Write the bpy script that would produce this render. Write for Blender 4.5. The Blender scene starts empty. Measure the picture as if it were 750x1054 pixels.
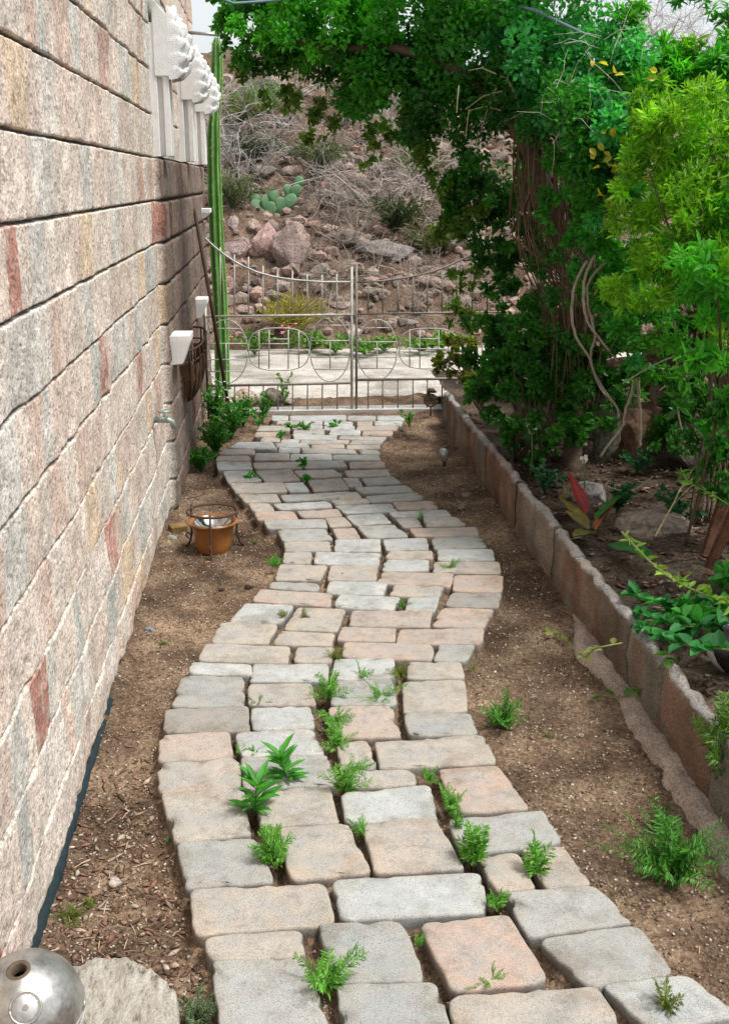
import bpy, bmesh, math, random
import numpy as np
from mathutils import Vector, noise, Matrix
R = math.radians
random.seed(7); rng = np.random.default_rng(7)
sc = bpy.context.scene
COL = sc.collection

# ------------------------------------------------------------------ camera model (photo is 750 x 1054)
F_, H_ = 1150.0, 1.75
PIT = math.atan(341/F_); YAW = math.atan(94*math.cos(PIT)/F_)
sp, cp, sy, cy = math.sin(PIT), math.cos(PIT), math.sin(YAW), math.cos(YAW)
RT = Vector((cy, -sy, 0)); FW = Vector((sy*cp, cy*cp, -sp)); UP = Vector((sy*sp, cy*sp, cp))
CAM = Vector((0, 0, H_))
def ray(x, y): return FW + RT*((x-375)/F_) + UP*((527-y)/F_)
def onz(x, y, z=0.0):
    d = ray(x, y); return CAM + d*((z-H_)/d.z)
def at(x, y, Y):
    d = ray(x, y); return CAM + d*(Y/d.y)
def onx(x, y, X):
    d = ray(x, y); return CAM + d*(X/d.x)
cd = bpy.data.cameras.new('camera'); cam = bpy.data.objects.new('camera', cd); COL.objects.link(cam)
cam.matrix_world = Matrix(((RT.x, UP.x, -FW.x, 0), (RT.y, UP.y, -FW.y, 0), (RT.z, UP.z, -FW.z, H_), (0, 0, 0, 1)))
cd.sensor_fit = 'HORIZONTAL'; cd.sensor_width = 36; cd.lens = F_/750*36; cd.clip_end = 500; cd.clip_start = 0.05
sc.camera = cam

# ------------------------------------------------------------------ helpers
def tag(o, label=None, cat=None, group=None, kind=None):
    if label: o['label'] = label
    if cat: o['category'] = cat
    if group: o['group'] = group
    if kind: o['kind'] = kind
    return o
def empty(name, loc, label=None, cat=None, group=None):
    o = bpy.data.objects.new(name, None); COL.objects.link(o); o.location = loc
    o.empty_display_size = .1
    return tag(o, label, cat, group)
def link(name, me, mat, parent=None, smooth=False, origin=None):
    if mat: me.materials.append(mat)
    if smooth: me.polygons.foreach_set('use_smooth', [True]*len(me.polygons))
    o = bpy.data.objects.new(name, me); COL.objects.link(o)
    if parent is not None:
        me.transform(Matrix.Translation(-Vector(parent_loc(parent))))
        o.parent = parent
    elif origin is not None:
        me.transform(Matrix.Translation(-Vector(origin))); o.location = origin
    me.update()
    return o
def parent_loc(p):
    v = Vector(p.location)
    while p.parent: p = p.parent; v += p.location
    return v
class MB:
    def __init__(s): s.v = []; s.f = []; s.c = []
    def add(s, vs, fs, col=None):
        n = len(s.v); s.v += [tuple(v) for v in vs]; s.f += [tuple(i+n for i in f) for f in fs]
        s.c += [col or (1, 1, 1)]*len(vs)
    def box(s, x0, x1, y0, y1, z0, z1, col=None, b=0):
        s.add([(x0,y0,z0),(x1,y0,z0),(x1,y1,z0),(x0,y1,z0),(x0,y0,z1),(x1,y0,z1),(x1,y1,z1),(x0,y1,z1)],
              [(0,3,2,1),(4,5,6,7),(0,1,5,4),(1,2,6,5),(2,3,7,6),(3,0,4,7)], col)
    def tube(s, pts, r, n=6, col=None, caps=True):
        pts = [Vector(p) for p in pts]
        if not hasattr(r, '__len__'): r = [r]*len(pts)
        vs = []; fs = []; prev = None
        for i, p in enumerate(pts):
            t = (pts[min(i+1, len(pts)-1)]-pts[max(i-1, 0)])
            if t.length < 1e-9: t = Vector((0,0,1))
            t.normalize()
            if prev is None:
                a = Vector((0,0,1)) if abs(t.z) < .9 else Vector((1,0,0))
                u = t.cross(a).normalized()
            else:
                u = (prev - t*prev.dot(t)).normalized()
            prev = u; w = t.cross(u)
            for k in range(n):
                a = 2*math.pi*k/n
                vs.append(p+(u*math.cos(a)+w*math.sin(a))*r[i])
        for i in range(len(pts)-1):
            for k in range(n):
                fs.append((i*n+k, i*n+(k+1)%n, (i+1)*n+(k+1)%n, (i+1)*n+k))
        if caps:
            fs.append(tuple(range(n))[::-1]); fs.append(tuple((len(pts)-1)*n+k for k in range(n)))
        s.add(vs, fs, col)
    def lathe(s, prof, c, n=24, col=None):
        vs = []; fs = []
        for (r, z) in prof:
            for k in range(n):
                a = 2*math.pi*k/n; vs.append((c[0]+r*math.cos(a), c[1]+r*math.sin(a), c[2]+z))
        for i in range(len(prof)-1):
            for k in range(n):
                fs.append((i*n+k, i*n+(k+1)%n, (i+1)*n+(k+1)%n, (i+1)*n+k))
        s.add(vs, fs, col)
    def build(s, name, mat, parent=None, smooth=False, origin=None):
        me = bpy.data.meshes.new(name); me.from_pydata(s.v, [], s.f)
        setcol(me, np.array(s.c, dtype=np.float32))
        return link(name, me, mat, parent, smooth, origin)
def setcol(me, c):
    a = me.color_attributes.new('Col', 'FLOAT_COLOR', 'POINT')
    full = np.ones((len(c), 4), dtype=np.float32); full[:, :3] = c
    a.data.foreach_set('color', full.ravel())
def fastmesh(name, V, Fq, C=None):
    me = bpy.data.meshes.new(name); V = np.asarray(V, dtype=np.float32); Fq = np.asarray(Fq, dtype=np.int32)
    k = Fq.shape[1]
    me.vertices.add(len(V)); me.vertices.foreach_set('co', V.ravel())
    me.loops.add(Fq.size); me.loops.foreach_set('vertex_index', Fq.ravel())
    me.polygons.add(len(Fq)); me.polygons.foreach_set('loop_start', np.arange(0, Fq.size, k, dtype=np.int32))
    me.polygons.foreach_set('loop_total', np.full(len(Fq), k, dtype=np.int32))
    me.update(calc_edges=True)
    if C is not None: setcol(me, np.asarray(C, dtype=np.float32))
    return me
def vnoise(x, y, seed=0):
    """smooth value noise on numpy arrays"""
    xi = np.floor(x).astype(np.int64); yi = np.floor(y).astype(np.int64); xf = x-xi; yf = y-yi
    u = xf*xf*(3-2*xf); v = yf*yf*(3-2*yf)
    def h(a, b):
        n = (a*374761393 + b*668265263 + seed*974634777) & 0xffffffff
        n = ((n ^ (n >> 13))*1274126177) & 0xffffffff
        return ((n ^ (n >> 16)) & 0xffff)/65535.0
    return (h(xi,yi)*(1-u)+h(xi+1,yi)*u)*(1-v)+(h(xi,yi+1)*(1-u)+h(xi+1,yi+1)*u)*v
def fbm(x, y, seed=0, o=4):
    s = 0; a = .5; t = 0
    for i in range(o):
        s = s+a*vnoise(x*2**i, y*2**i, seed+i*17); t += a; a *= .5
    return s/t
def gridfaces(nx, ny):
    i = np.arange(nx-1)[:, None]*ny+np.arange(ny-1)[None, :]
    i = i.ravel(); return np.stack([i, i+ny, i+ny+1, i+1], 1)

# leaves: six-point folded blades, numpy
def leafmesh(name, P, D, Nn, L, Wd, C, fold=.25):
    """P base, D direction, Nn normal, L length, Wd width arrays"""
    P = np.asarray(P); n = len(P)
    D = D/np.linalg.norm(D, axis=1)[:, None]
    S = np.cross(D, Nn); S /= (np.linalg.norm(S, axis=1)[:, None]+1e-9)
    N2 = np.cross(S, D)
    L = np.broadcast_to(L, n)[:, None]; Wd = np.broadcast_to(Wd, n)[:, None]
    up = N2*Wd*fold
    v = np.stack([P, P+D*L*.35+S*Wd*.5+up, P+D*L*.72+S*Wd*.36+up*.7-N2*L*.05, P+D*L-N2*L*.12,
                  P+D*L*.72-S*Wd*.36+up*.7-N2*L*.05, P+D*L*.35-S*Wd*.5+up], 1).reshape(-1, 3)
    b = np.arange(n)[:, None]*6
    f = np.concatenate([b+np.array([[0,1,2,3]]), b+np.array([[0,3,4,5]])], 0)
    return v, f, np.repeat(C, 6, axis=0)
def rdir(n, zb=0.0):
    d = rng.normal(size=(n, 3)); d[:, 2] += zb; return d/np.linalg.norm(d, axis=1)[:, None]

# ------------------------------------------------------------------ materials
def mat(name, rough=.85, spec=.3):
    m = bpy.data.materials.new(name); m.use_nodes = True; nt = m.node_tree
    b = nt.nodes['Principled BSDF']; b.inputs['Roughness'].default_value = rough
    b.inputs['Specular IOR Level'].default_value = spec
    return m, nt, b
def N(nt, t, **k):
    n = nt.nodes.new(t)
    for a, v in k.items():
        if a in n.inputs: n.inputs[a].default_value = v
        else: setattr(n, a, v)
    return n
def ramp(nt, src, stops):
    r = nt.nodes.new('ShaderNodeValToRGB'); e = r.color_ramp.elements
    while len(e) > 1: e.remove(e[0])
    e[0].position = stops[0][0]; e[0].color = (*stops[0][1], 1)
    for p, c in stops[1:]:
        x = e.new(p); x.color = (*c, 1)
    nt.links.new(src, r.inputs[0]); return r.outputs[0]
def mixc(nt, a, b, fac, mode='MIX'):
    m = nt.nodes.new('ShaderNodeMix'); m.data_type = 'RGBA'; m.blend_type = mode
    for s, v in ((6, a), (7, b), (0, fac)):
        if isinstance(v, (tuple, list)): m.inputs[s].default_value = (*v, 1)
        elif isinstance(v, (int, float)): m.inputs[s].default_value = v
        else: nt.links.new(v, m.inputs[s])
    return m.outputs[2]
def wpos(nt): return nt.nodes.new('ShaderNodeNewGeometry').outputs['Position']
def nz(nt, scale, detail=4, rough=.6, vec=None, out='Fac'):
    n = N(nt, 'ShaderNodeTexNoise', Scale=scale, Detail=detail, Roughness=rough)
    nt.links.new(vec or wpos(nt), n.inputs['Vector']); return n.outputs[out]
def bump(nt, b, h, strength=.5, dist=.01):
    n = N(nt, 'ShaderNodeBump', Strength=strength, Distance=dist)
    nt.links.new(h, n.inputs['Height']); nt.links.new(n.outputs[0], b.inputs['Normal']); return n
def simple(name, col, rough=.7, var=.3, scale=20, bs=.3, bd=.004, metal=0, spec=.3, col2=None):
    m, nt, b = mat(name, rough, spec); b.inputs['Metallic'].default_value = metal
    c2 = col2 or tuple(c*(1-var) for c in col)
    o = ramp(nt, nz(nt, scale, 5), [(.3, c2), (.7, col)])
    nt.links.new(o, b.inputs['Base Color']); bump(nt, b, nz(nt, scale*3, 4), bs, bd); return m
def attrmat(name, rough=.8, speck=(.45, 1.25), sscale=160, bs=.5, bd=.004, spec=.25, big=.15):
    m, nt, b = mat(name, rough, spec)
    a = N(nt, 'ShaderNodeAttribute'); a.attribute_name = 'Col'
    s = ramp(nt, nz(nt, sscale, 3, .7), [(.36, (speck[0],)*3), (.5, (1, 1, 1)), (.68, (speck[1],)*3)])
    c = mixc(nt, a.outputs['Color'], s, 1.0, 'MULTIPLY')
    s2 = ramp(nt, nz(nt, 5, 5), [(.3, (1-big,)*3), (.7, (1+big,)*3)])
    c = mixc(nt, c, s2, 1.0, 'MULTIPLY')
    nt.links.new(c, b.inputs['Base Color'])
    bump(nt, b, nz(nt, sscale*.8, 4, .7), bs, bd); return m
def leafmat(name, trans=.35, rough=.42, tint=(1, 1, 1)):
    m, nt, b = mat(name, rough, .45)
    a = N(nt, 'ShaderNodeAttribute'); a.attribute_name = 'Col'
    c = mixc(nt, a.outputs['Color'], (*tint,), 1.0, 'MULTIPLY')
    v = ramp(nt, nz(nt, 25, 3), [(.3, (.75, .75, .75)), (.7, (1.2, 1.2, 1.1))])
    c = mixc(nt, c, v, 1.0, 'MULTIPLY')
    nt.links.new(c, b.inputs['Base Color'])
    t = nt.nodes.new('ShaderNodeBsdfTranslucent'); c2 = mixc(nt, c, (1.3, 1.5, .5), 1.0, 'MULTIPLY')
    nt.links.new(c2, t.inputs['Color'])
    ms = nt.nodes.new('ShaderNodeMixShader'); ms.inputs[0].default_value = trans
    nt.links.new(b.outputs[0], ms.inputs[1]); nt.links.new(t.outputs[0], ms.inputs[2])
    nt.links.new(ms.outputs[0], nt.nodes['Material Output'].inputs['Surface']); return m

# paver stone colours
def pavermat(name, ca, cb, cc):
    m, nt, b = mat(name, .9, .2)
    oi = nt.nodes.new('ShaderNodeObjectInfo')
    base = mixc(nt, ca, cb, oi.outputs['Random'])
    blot = ramp(nt, nz(nt, 9, 5, .65), [(.40, (0, 0, 0)), (.58, (1, 1, 1))])
    c = mixc(nt, base, cc, blot)
    lt = ramp(nt, nz(nt, 22, 6, .7), [(.28, (.72, .71, .70)), (.45, (.97, .97, .97)), (.6, (1.02, 1.02, 1.02)), (.78, (1.16, 1.15, 1.12))])
    c = mixc(nt, c, lt, 1.0, 'MULTIPLY')
    s = ramp(nt, nz(nt, 330, 3, .75), [(.33, (.42, .41, .40)), (.46, (.97, .97, .97)), (.7, (1.3, 1.3, 1.3))])
    c = mixc(nt, c, s, 1.0, 'MULTIPLY')
    vo = N(nt, 'ShaderNodeTexVoronoi', Scale=90); nt.links.new(wpos(nt), vo.inputs['Vector'])
    pit = ramp(nt, vo.outputs['Distance'], [(.05, (.35, .33, .3)), (.14, (1, 1, 1))])
    pm = ramp(nt, nz(nt, 14, 2), [(.55, (0, 0, 0)), (.62, (1, 1, 1))])
    c = mixc(nt, c, mixc(nt, c, pit, 1.0, 'MULTIPLY'), pm)
    st_ = ramp(nt, nz(nt, 7.5, 7, .72), [(.50, (1, 1, 1)), (.60, (.80, .77, .73)), (.70, (.66, .62, .57))]); c = mixc(nt, c, st_, .8, 'MULTIPLY')
    at_ = N(nt, 'ShaderNodeAttribute'); at_.attribute_name = 'Col'
    c = mixc(nt, c, at_.outputs['Color'], 1.0, 'MULTIPLY')
    nt.links.new(c, b.inputs['Base Color'])
    n1 = bump(nt, b, nz(nt, 230, 4, .8), .8, .003)
    n2 = N(nt, 'ShaderNodeBump', Strength=.5, Distance=.008); nt.links.new(nz(nt, 28, 5, .6), n2.inputs['Height'])
    nt.links.new(n2.outputs[0], n1.inputs['Normal']); return m
PM = {'g': pavermat('paver_grey', (.315,.33,.325), (.40,.41,.40), (.36,.35,.33)),
      'w': pavermat('paver_pale', (.44,.455,.45), (.50,.505,.49), (.38,.395,.39)),
      't': pavermat('paver_tan', (.45,.385,.325), (.43,.395,.35), (.37,.355,.33)),
      'p': pavermat('paver_pink', (.46,.35,.29), (.44,.365,.315), (.38,.345,.315)),
      'd': pavermat('paver_slate', (.26,.265,.26), (.31,.295,.27), (.33,.30,.27))}
PNAME = {'g': 'grey', 'w': 'whitish', 't': 'tan', 'p': 'pinkish', 'd': 'dark grey'}

def dirtmat(name, c0, c1, c2, sc_=1.0):
    m, nt, b = mat(name, .95, .12)
    a = ramp(nt, nz(nt, 3.2*sc_, 6, .65), [(.33, c0), (.5, c1), (.66, c2)])
    g = ramp(nt, nz(nt, 120*sc_, 4, .8), [(.34, (.5, .47, .44)), (.5, (1, 1, 1)), (.66, (1.35, 1.33, 1.3))])
    c = mixc(nt, a, g, 1.0, 'MULTIPLY')
    vo = N(nt, 'ShaderNodeTexVoronoi', Scale=95*sc_); nt.links.new(wpos(nt), vo.inputs['Vector'])
    v = ramp(nt, vo.outputs['Color'], [(.15, (.6, .58, .55)), (.55, (1, 1, 1)), (.92, (1.35, 1.33, 1.28))])
    c = mixc(nt, c, v, 1.0, 'MULTIPLY')
    pz = ramp(nt, nz(nt, 1.6, 4, .55), [(.35, (.62, .60, .58)), (.5, (1, 1, 1)), (.65, (1.25, 1.24, 1.22))]); c = mixc(nt, c, pz, 1.0, 'MULTIPLY')
    nt.links.new(c, b.inputs['Base Color'])
    n1 = bump(nt, b, nz(nt, 140*sc_, 5, .8), .9, .006)
    n2 = N(nt, 'ShaderNodeBump', Strength=.6, Distance=.006); nt.links.new(vo.outputs['Distance'], n2.inputs['Height'])
    nt.links.new(n2.outputs[0], n1.inputs['Normal']); return m
M_dirt = dirtmat('dirt', (.10,.068,.046), (.175,.12,.082), (.27,.195,.135))
M_soil = dirtmat('bed_soil', (.04,.03,.022), (.08,.06,.045), (.14,.11,.085))
M_road = dirtmat('road_gravel', (.42,.39,.35), (.52,.49,.45), (.62,.59,.55), 1.6)
M_hill = dirtmat('hill_earth', (.07,.052,.04), (.155,.105,.075), (.23,.18,.14), .6)
M_wall = attrmat('split_face_block', .92, (.55, 1.25), 170, .6, .004, .2, .10)
def wallspeck():
    nt = M_wall.node_tree; b = nt.nodes['Principled BSDF']; l = b.inputs['Base Color'].links[0]; src = l.from_socket
    mp = N(nt, 'ShaderNodeMapping'); mp.inputs['Scale'].default_value = (1, .55, 1); nt.links.new(wpos(nt), mp.inputs['Vector'])
    s1 = ramp(nt, nz(nt, 80, 5, .75, mp.outputs[0]), [(.31, (.28, .29, .29)), (.41, (.84, .84, .83)), (.55, (1.0, 1.0, 1.0)), (.70, (1.3, 1.28, 1.27))])
    c = mixc(nt, src, s1, 1.0, 'MULTIPLY')
    vo = N(nt, 'ShaderNodeTexVoronoi', Scale=120); nt.links.new(mp.outputs[0], vo.inputs['Vector'])
    s2 = ramp(nt, vo.outputs['Color'], [(.1, (.62, .60, .58)), (.4, (1, 1, 1)), (.9, (1.22, 1.2, 1.2))])
    nt.links.new(mixc(nt, c, s2, 1.0, 'MULTIPLY'), b.inputs['Base Color'])
wallspeck()
M_bed = attrmat('bed_block', .93, (.5, 1.3), 130, .8, .005, .15, .2)
M_rock = attrmat('rock', .9, (.55, 1.25), 40, .7, .012, .2, .25)
M_chip = attrmat('chips', .9, (.8, 1.1), 80, .3, .002, .2, .1)
M_leaf = leafmat('leaf', .5, .38)
M_weed = leafmat('weed_leaf', .3, .55)
M_bark = simple('bark', (.15,.10,.07), .9, .5, 30, .7, .01)
M_vine = simple('pale_vine_stem', (.40,.33,.26), .85, .4, 60, .5, .004)
M_twig = attrmat('dry_twig', .9, (.7, 1.2), 60, .2, .002, .1, .1)
M_white = simple('white_plaster', (.80,.79,.77), .6, .12, 30, .4, .004)
M_rust = simple('rusty_iron', (.10,.055,.035), .75, .5, 80, .5, .002)
M_gate = simple('gate_iron', (.16,.15,.13), .6, .6, 25, .5, .002, .2, .4, (.30,.27,.24))
M_gatep = simple('gate_pale_paint', (.60,.58,.54), .5, .45, 18, .3, .001, .1, .4)
M_cact = leafmat('cactus_skin', .05, .45)
M_pear = simple('prickly_pear_pad', (.13,.27,.13), .6, .25, 20, .2, .003)
M_wood = None

# ------------------------------------------------------------------ terrain
def zcor(X, Y):     # dirt of the corridor
    return .018*(fbm(X*3.1, Y*3.1, 3)-.5)+.012*(fbm(X*14, Y*14, 9, 3)-.5)
def hz(X, Y):
    Yw = Y-12.1-.25*(vnoise(X*.8, X*0+3.3, 5)-.5)
    s = np.maximum(Yw, 0)
    ramp_ = .55*s
    k = .7; top = 4.15+.5*(vnoise(X*.35, Y*.1, 31)-.5)
    z = -np.log(np.exp(-ramp_*k*2)+np.exp(-top*k*2))/(k*2)
    amp = np.clip(s/1.2, 0, 1)
    r = np.abs(fbm(X*1.1, Y*1.1, 21, 5)-.5)*2
    z = z+amp*(.35*(fbm(X*.7+9, Y*.7, 41, 3)-.5)-.45*r+.12*(fbm(X*6, Y*6, 8, 3)-.5))
    return z-.02
def hzs(X, Y): return float(hz(np.array([X]), np.array([Y]))[0])
def onhill(x, y):
    d = ray(x, y); t = 12.2/d.y
    while t < 60:
        p = CAM+d*t
        if p.z < hzs(p.x, p.y): return p
        t += .04
    return CAM+d*(18/d.y)

def sheet(name, x0, x1, y0, y1, nx, ny, zf, m, kind='structure'):
    X, Y = np.meshgrid(np.linspace(x0, x1, nx), np.linspace(y0, y1, ny), indexing='ij')
    Z = zf(X, Y)
    me = fastmesh(name, np.stack([X, Y, Z], -1).reshape(-1, 3), gridfaces(nx, ny))
    o = link(name, me, m, smooth=True); o['kind'] = kind; return o
sheet('ground', -150, 150, -60, 240, 4, 4, lambda X, Y: X*0-.30, M_hill)
sheet('road', -14, 16, 9.28, 12.6, 120, 40, lambda X, Y: .03*(fbm(X*1.2, Y*1.2, 2)-.5)-.004, M_road)
sheet('hillside', -12, 18, 12.0, 24, 460, 300, hz, M_hill)

# ------------------------------------------------------------------ pavers, traced row by row from the near end
ROWS = [
 ['g 219 990 312 987 350 1090 232 1092','g 348 1014 447 1011 470 1085 358 1085','t 463 1024 613 1017 652 1078 478 1087','w 622 1014 707 1004 757 1045 672 1060'],
 ['t 211 965 307 957 312 984 217 988','g 328 952 412 949 436 1008 347 1009','p 432 952 522 942 564 1008 466 1019','g 555 967 655 953 691 1001 607 1015'],
 ['t 197 917 333 908 343 949 203 963','w 344 907 492 897 500 937 353 948','g 521 920 610 911 648 948 545 963'],
 ['g 183 868 263 863 281 906 193 914','t 288 853 357 848 381 897 300 905','t 375 848 447 843 476 893 387 897','t 492 882 532 877 549 912 514 918','t 538 875 579 872 607 908 563 913','g 462 843 557 835 576 867 478 878'],
 ['t 167 817 250 812 257 858 182 865','t 263 815 337 808 347 847 270 850','w 352 817 440 809 451 843 358 846','p 451 793 512 789 543 831 474 835'],
 ['t 163 786 244 780 247 810 166 815','g 250 780 335 777 345 807 252 811','t 357 794 422 791 428 807 365 810'],
 ['p 165 757 235 753 238 780 165 783','w 243 755 320 750 333 775 251 779','t 347 765 377 762 387 790 352 792','t 387 763 495 757 510 786 393 790'],
 ['d 172 730 254 727 255 751 170 753','w 260 729 318 727 323 748 262 751','p 339 728 402 727 411 757 345 758','g 417 734 482 733 490 755 422 757'],
 ['g 188 696 250 696 250 726 177 727','t 257 704 320 704 323 725 257 725','g 344 701 403 700 407 725 341 725','t 415 701 477 700 480 732 416 733'],
 ['w 198 682 257 683 258 694 195 693','w 262 683 337 683 336 701 258 701','w 345 678 404 678 406 698 343 698','t 421 681 473 681 477 698 419 698'],
 ['t 213 663 297 665 295 681 205 680','t 307 666 342 666 340 681 303 681','p 356 661 444 663 444 679 353 676','g 453 664 488 664 479 680 447 679'],
 ['t 228 641 285 642 275 661 218 661','t 288 650 343 651 340 664 283 663','p 352 645 407 646 405 660 348 659','p 412 647 497 647 494 663 409 662'],
 ['w 253 621 302 623 288 640 237 639','t 307 625 355 626 346 649 292 648','p 364 628 443 629 441 645 360 643','p 456 626 508 627 497 645 445 644'],
 ['p 269 607 341 610 338 623 260 619','w 349 612 411 614 403 627 345 625','w 421 615 451 615 447 629 418 628','d 465 610 515 611 511 625 459 623'],
 ['g 280 599 327 600 326 608 277 605','w 340 598 398 599 393 612 336 610','t 407 602 456 603 450 615 402 612','p 468 592 517 592 515 609 467 608'],
 ['t 289 580 336 582 329 597 283 596','t 341 582 388 582 386 597 338 596','p 395 588 466 590 462 604 389 600','t 448 578 513 578 514 590 446 589'],
 ['t 293 568 320 568 319 579 292 579','w 326 568 390 569 389 581 324 580','w 397 576 440 576 440 587 394 587','w 451 565 506 565 508 576 452 577'],
 ['t 293 557 338 557 339 567 294 567','w 346 555 390 555 391 567 345 567','t 399 567 444 567 444 574 399 575','g 444 553 494 552 500 563 448 564'],
 ['g 285 545 333 544 342 555 293 557','p 342 544 364 543 371 554 348 554','g 368 541 406 540 420 552 378 553','w 395 555 438 554 440 565 398 565','p 422 544 489 542 492 551 428 552'],
 ['g 272 535 333 534 336 542 277 544','t 335 533 354 532 362 541 341 542','w 356 530 393 528 402 538 367 540','t 407 534 428 533 434 541 416 542','t 436 532 468 532 479 540 440 541'],
 ['p 262 527 301 526 306 533 267 535','p 306 526 347 524 352 531 313 532','w 345 520 402 518 408 526 356 528','w 400 527 458 524 464 531 406 532'],
 ['t 256 518 277 518 282 525 261 526','w 282 518 337 516 342 522 289 524','t 341 514 376 513 380 517 345 519','p 405 517 444 515 450 523 410 524'],
 ['t 246 509 284 508 288 516 253 517','g 289 509 345 507 348 513 293 515','t 345 506 367 506 372 512 349 513','g 376 510 430 507 436 514 383 516'],
 ['t 237 498 290 496 295 505 244 507','w 292 497 311 496 318 505 298 506','d 317 494 351 492 359 503 323 505','g 366 502 418 499 425 505 373 507'],
 ['g 230 485 258 484 269 494 235 496','d 263 484 299 483 309 494 273 495','t 303 484 343 483 352 490 310 491','t 353 492 368 492 373 499 359 500','g 373 492 404 490 412 497 378 499','t 355 484 398 483 401 489 358 490'],
 ['w 223 475 257 475 259 482 225 483','t 261 476 309 475 311 481 263 482','g 312 475 352 474 357 480 315 481','p 360 475 394 475 396 481 361 481'],
 ['p 224 469 257 469 257 474 223 474','t 264 466 297 466 297 473 262 473','w 300 467 340 467 341 473 299 473','g 343 468 389 468 391 473 344 473'],
 ['p 228 462 261 462 262 467 226 467','w 288 461 308 461 307 465 287 465','t 311 461 365 462 366 466 312 466','g 371 462 390 463 390 467 370 467'],
 ['w 244 455 279 454 285 462 237 461','w 283 456 315 456 318 460 286 460','t 321 457 353 457 354 461 321 461','t 358 458 390 458 390 461.5 357 461.5'],
 ['t 270 450 288 450 287 454 268 454','w 291 452 308 452 306 455.5 289 455.5','t 311 452.5 359 452.5 357 456.5 309 456.5','g 363 453 394 453 391 457 360 457'],
 ['p 264 444.5 290 444.5 289 449 262 449','w 302 447 346 447.5 345 452 304 452','t 351 448.5 397 449 394 452.5 349 452'],
 ['t 303 441.5 333 441.5 333 446.5 302 446.5','w 341 442 370 442.5 370 447 339 447','p 374 443.5 404 443.5 402 448 373 448'],
 ['t 267 438 298 438 297 443 265 443','w 302 437 331 437 331 441 301 441','w 334 438.5 364 438.5 364 442 334 442','p 368 438.5 409 438.5 407 442.5 367 442.5'],
 ['t 286 433 310 433 310 436.7 285 436.7','w 313 433 331 433 331 436.7 313 436.7','w 334 433.5 362 433.5 362 438 334 438','p 368 433.5 383 433.5 383 437.5 368 437.5','w 386 433.5 414 433.5 412 437.5 386 437.5'],
 ['w 280 427.5 296 427.5 296 432 280 432','w 299 427.5 355 427.5 355 432.5 299 432.5','g 358 427.5 386 427.5 386 432.5 358 432.5','w 389 427.5 416 427.5 415 432.5 389 432.5'],
]
ORD = ['','first','second','third','fourth','fifth','sixth','seventh','eighth','ninth','tenth','eleventh','twelfth','thirteenth','fourteenth','fifteenth','sixteenth','seventeenth','eighteenth','nineteenth','twentieth']
def ordn(i):
    if i <= 20: return ORD[i]
    t, u = divmod(i, 10); T = {2: 'twenty', 3: 'thirty'}[t]
    return {2: 'twentieth', 3: 'thirtieth'}[t] if u == 0 else T+'-'+ORD[u]
ZT = .055
paver_xy = []
def ringpts(q, nseg, rad):
    """rounded outline of a quad, q list of 2D vectors (ccw)"""
    out = []
    for i in range(4):
        p, a, b = q[i], q[i-1], q[(i+1) % 4]
        la = (a-p).length; lb = (b-p).length
        r = min(rad[i], .42*la, .42*lb)
        s = p+(a-p).normalized()*r; e = p+(b-p).normalized()*r
        for k in range(5):
            t = k/4; out.append(s*(1-t)**2+p*2*t*(1-t)+e*t*t)
        nx_ = q[(i+1) % 4]; r2 = min(rad[(i+1) % 4], .42*(b-p).length)
        e2 = nx_+(p-nx_).normalized()*r2
        L = (e2-e).length; n = max(2, min(10, int(L/.018)))
        for k in range(1, n): out.append(e+(e2-e)*(k/n))
    return out
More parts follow.
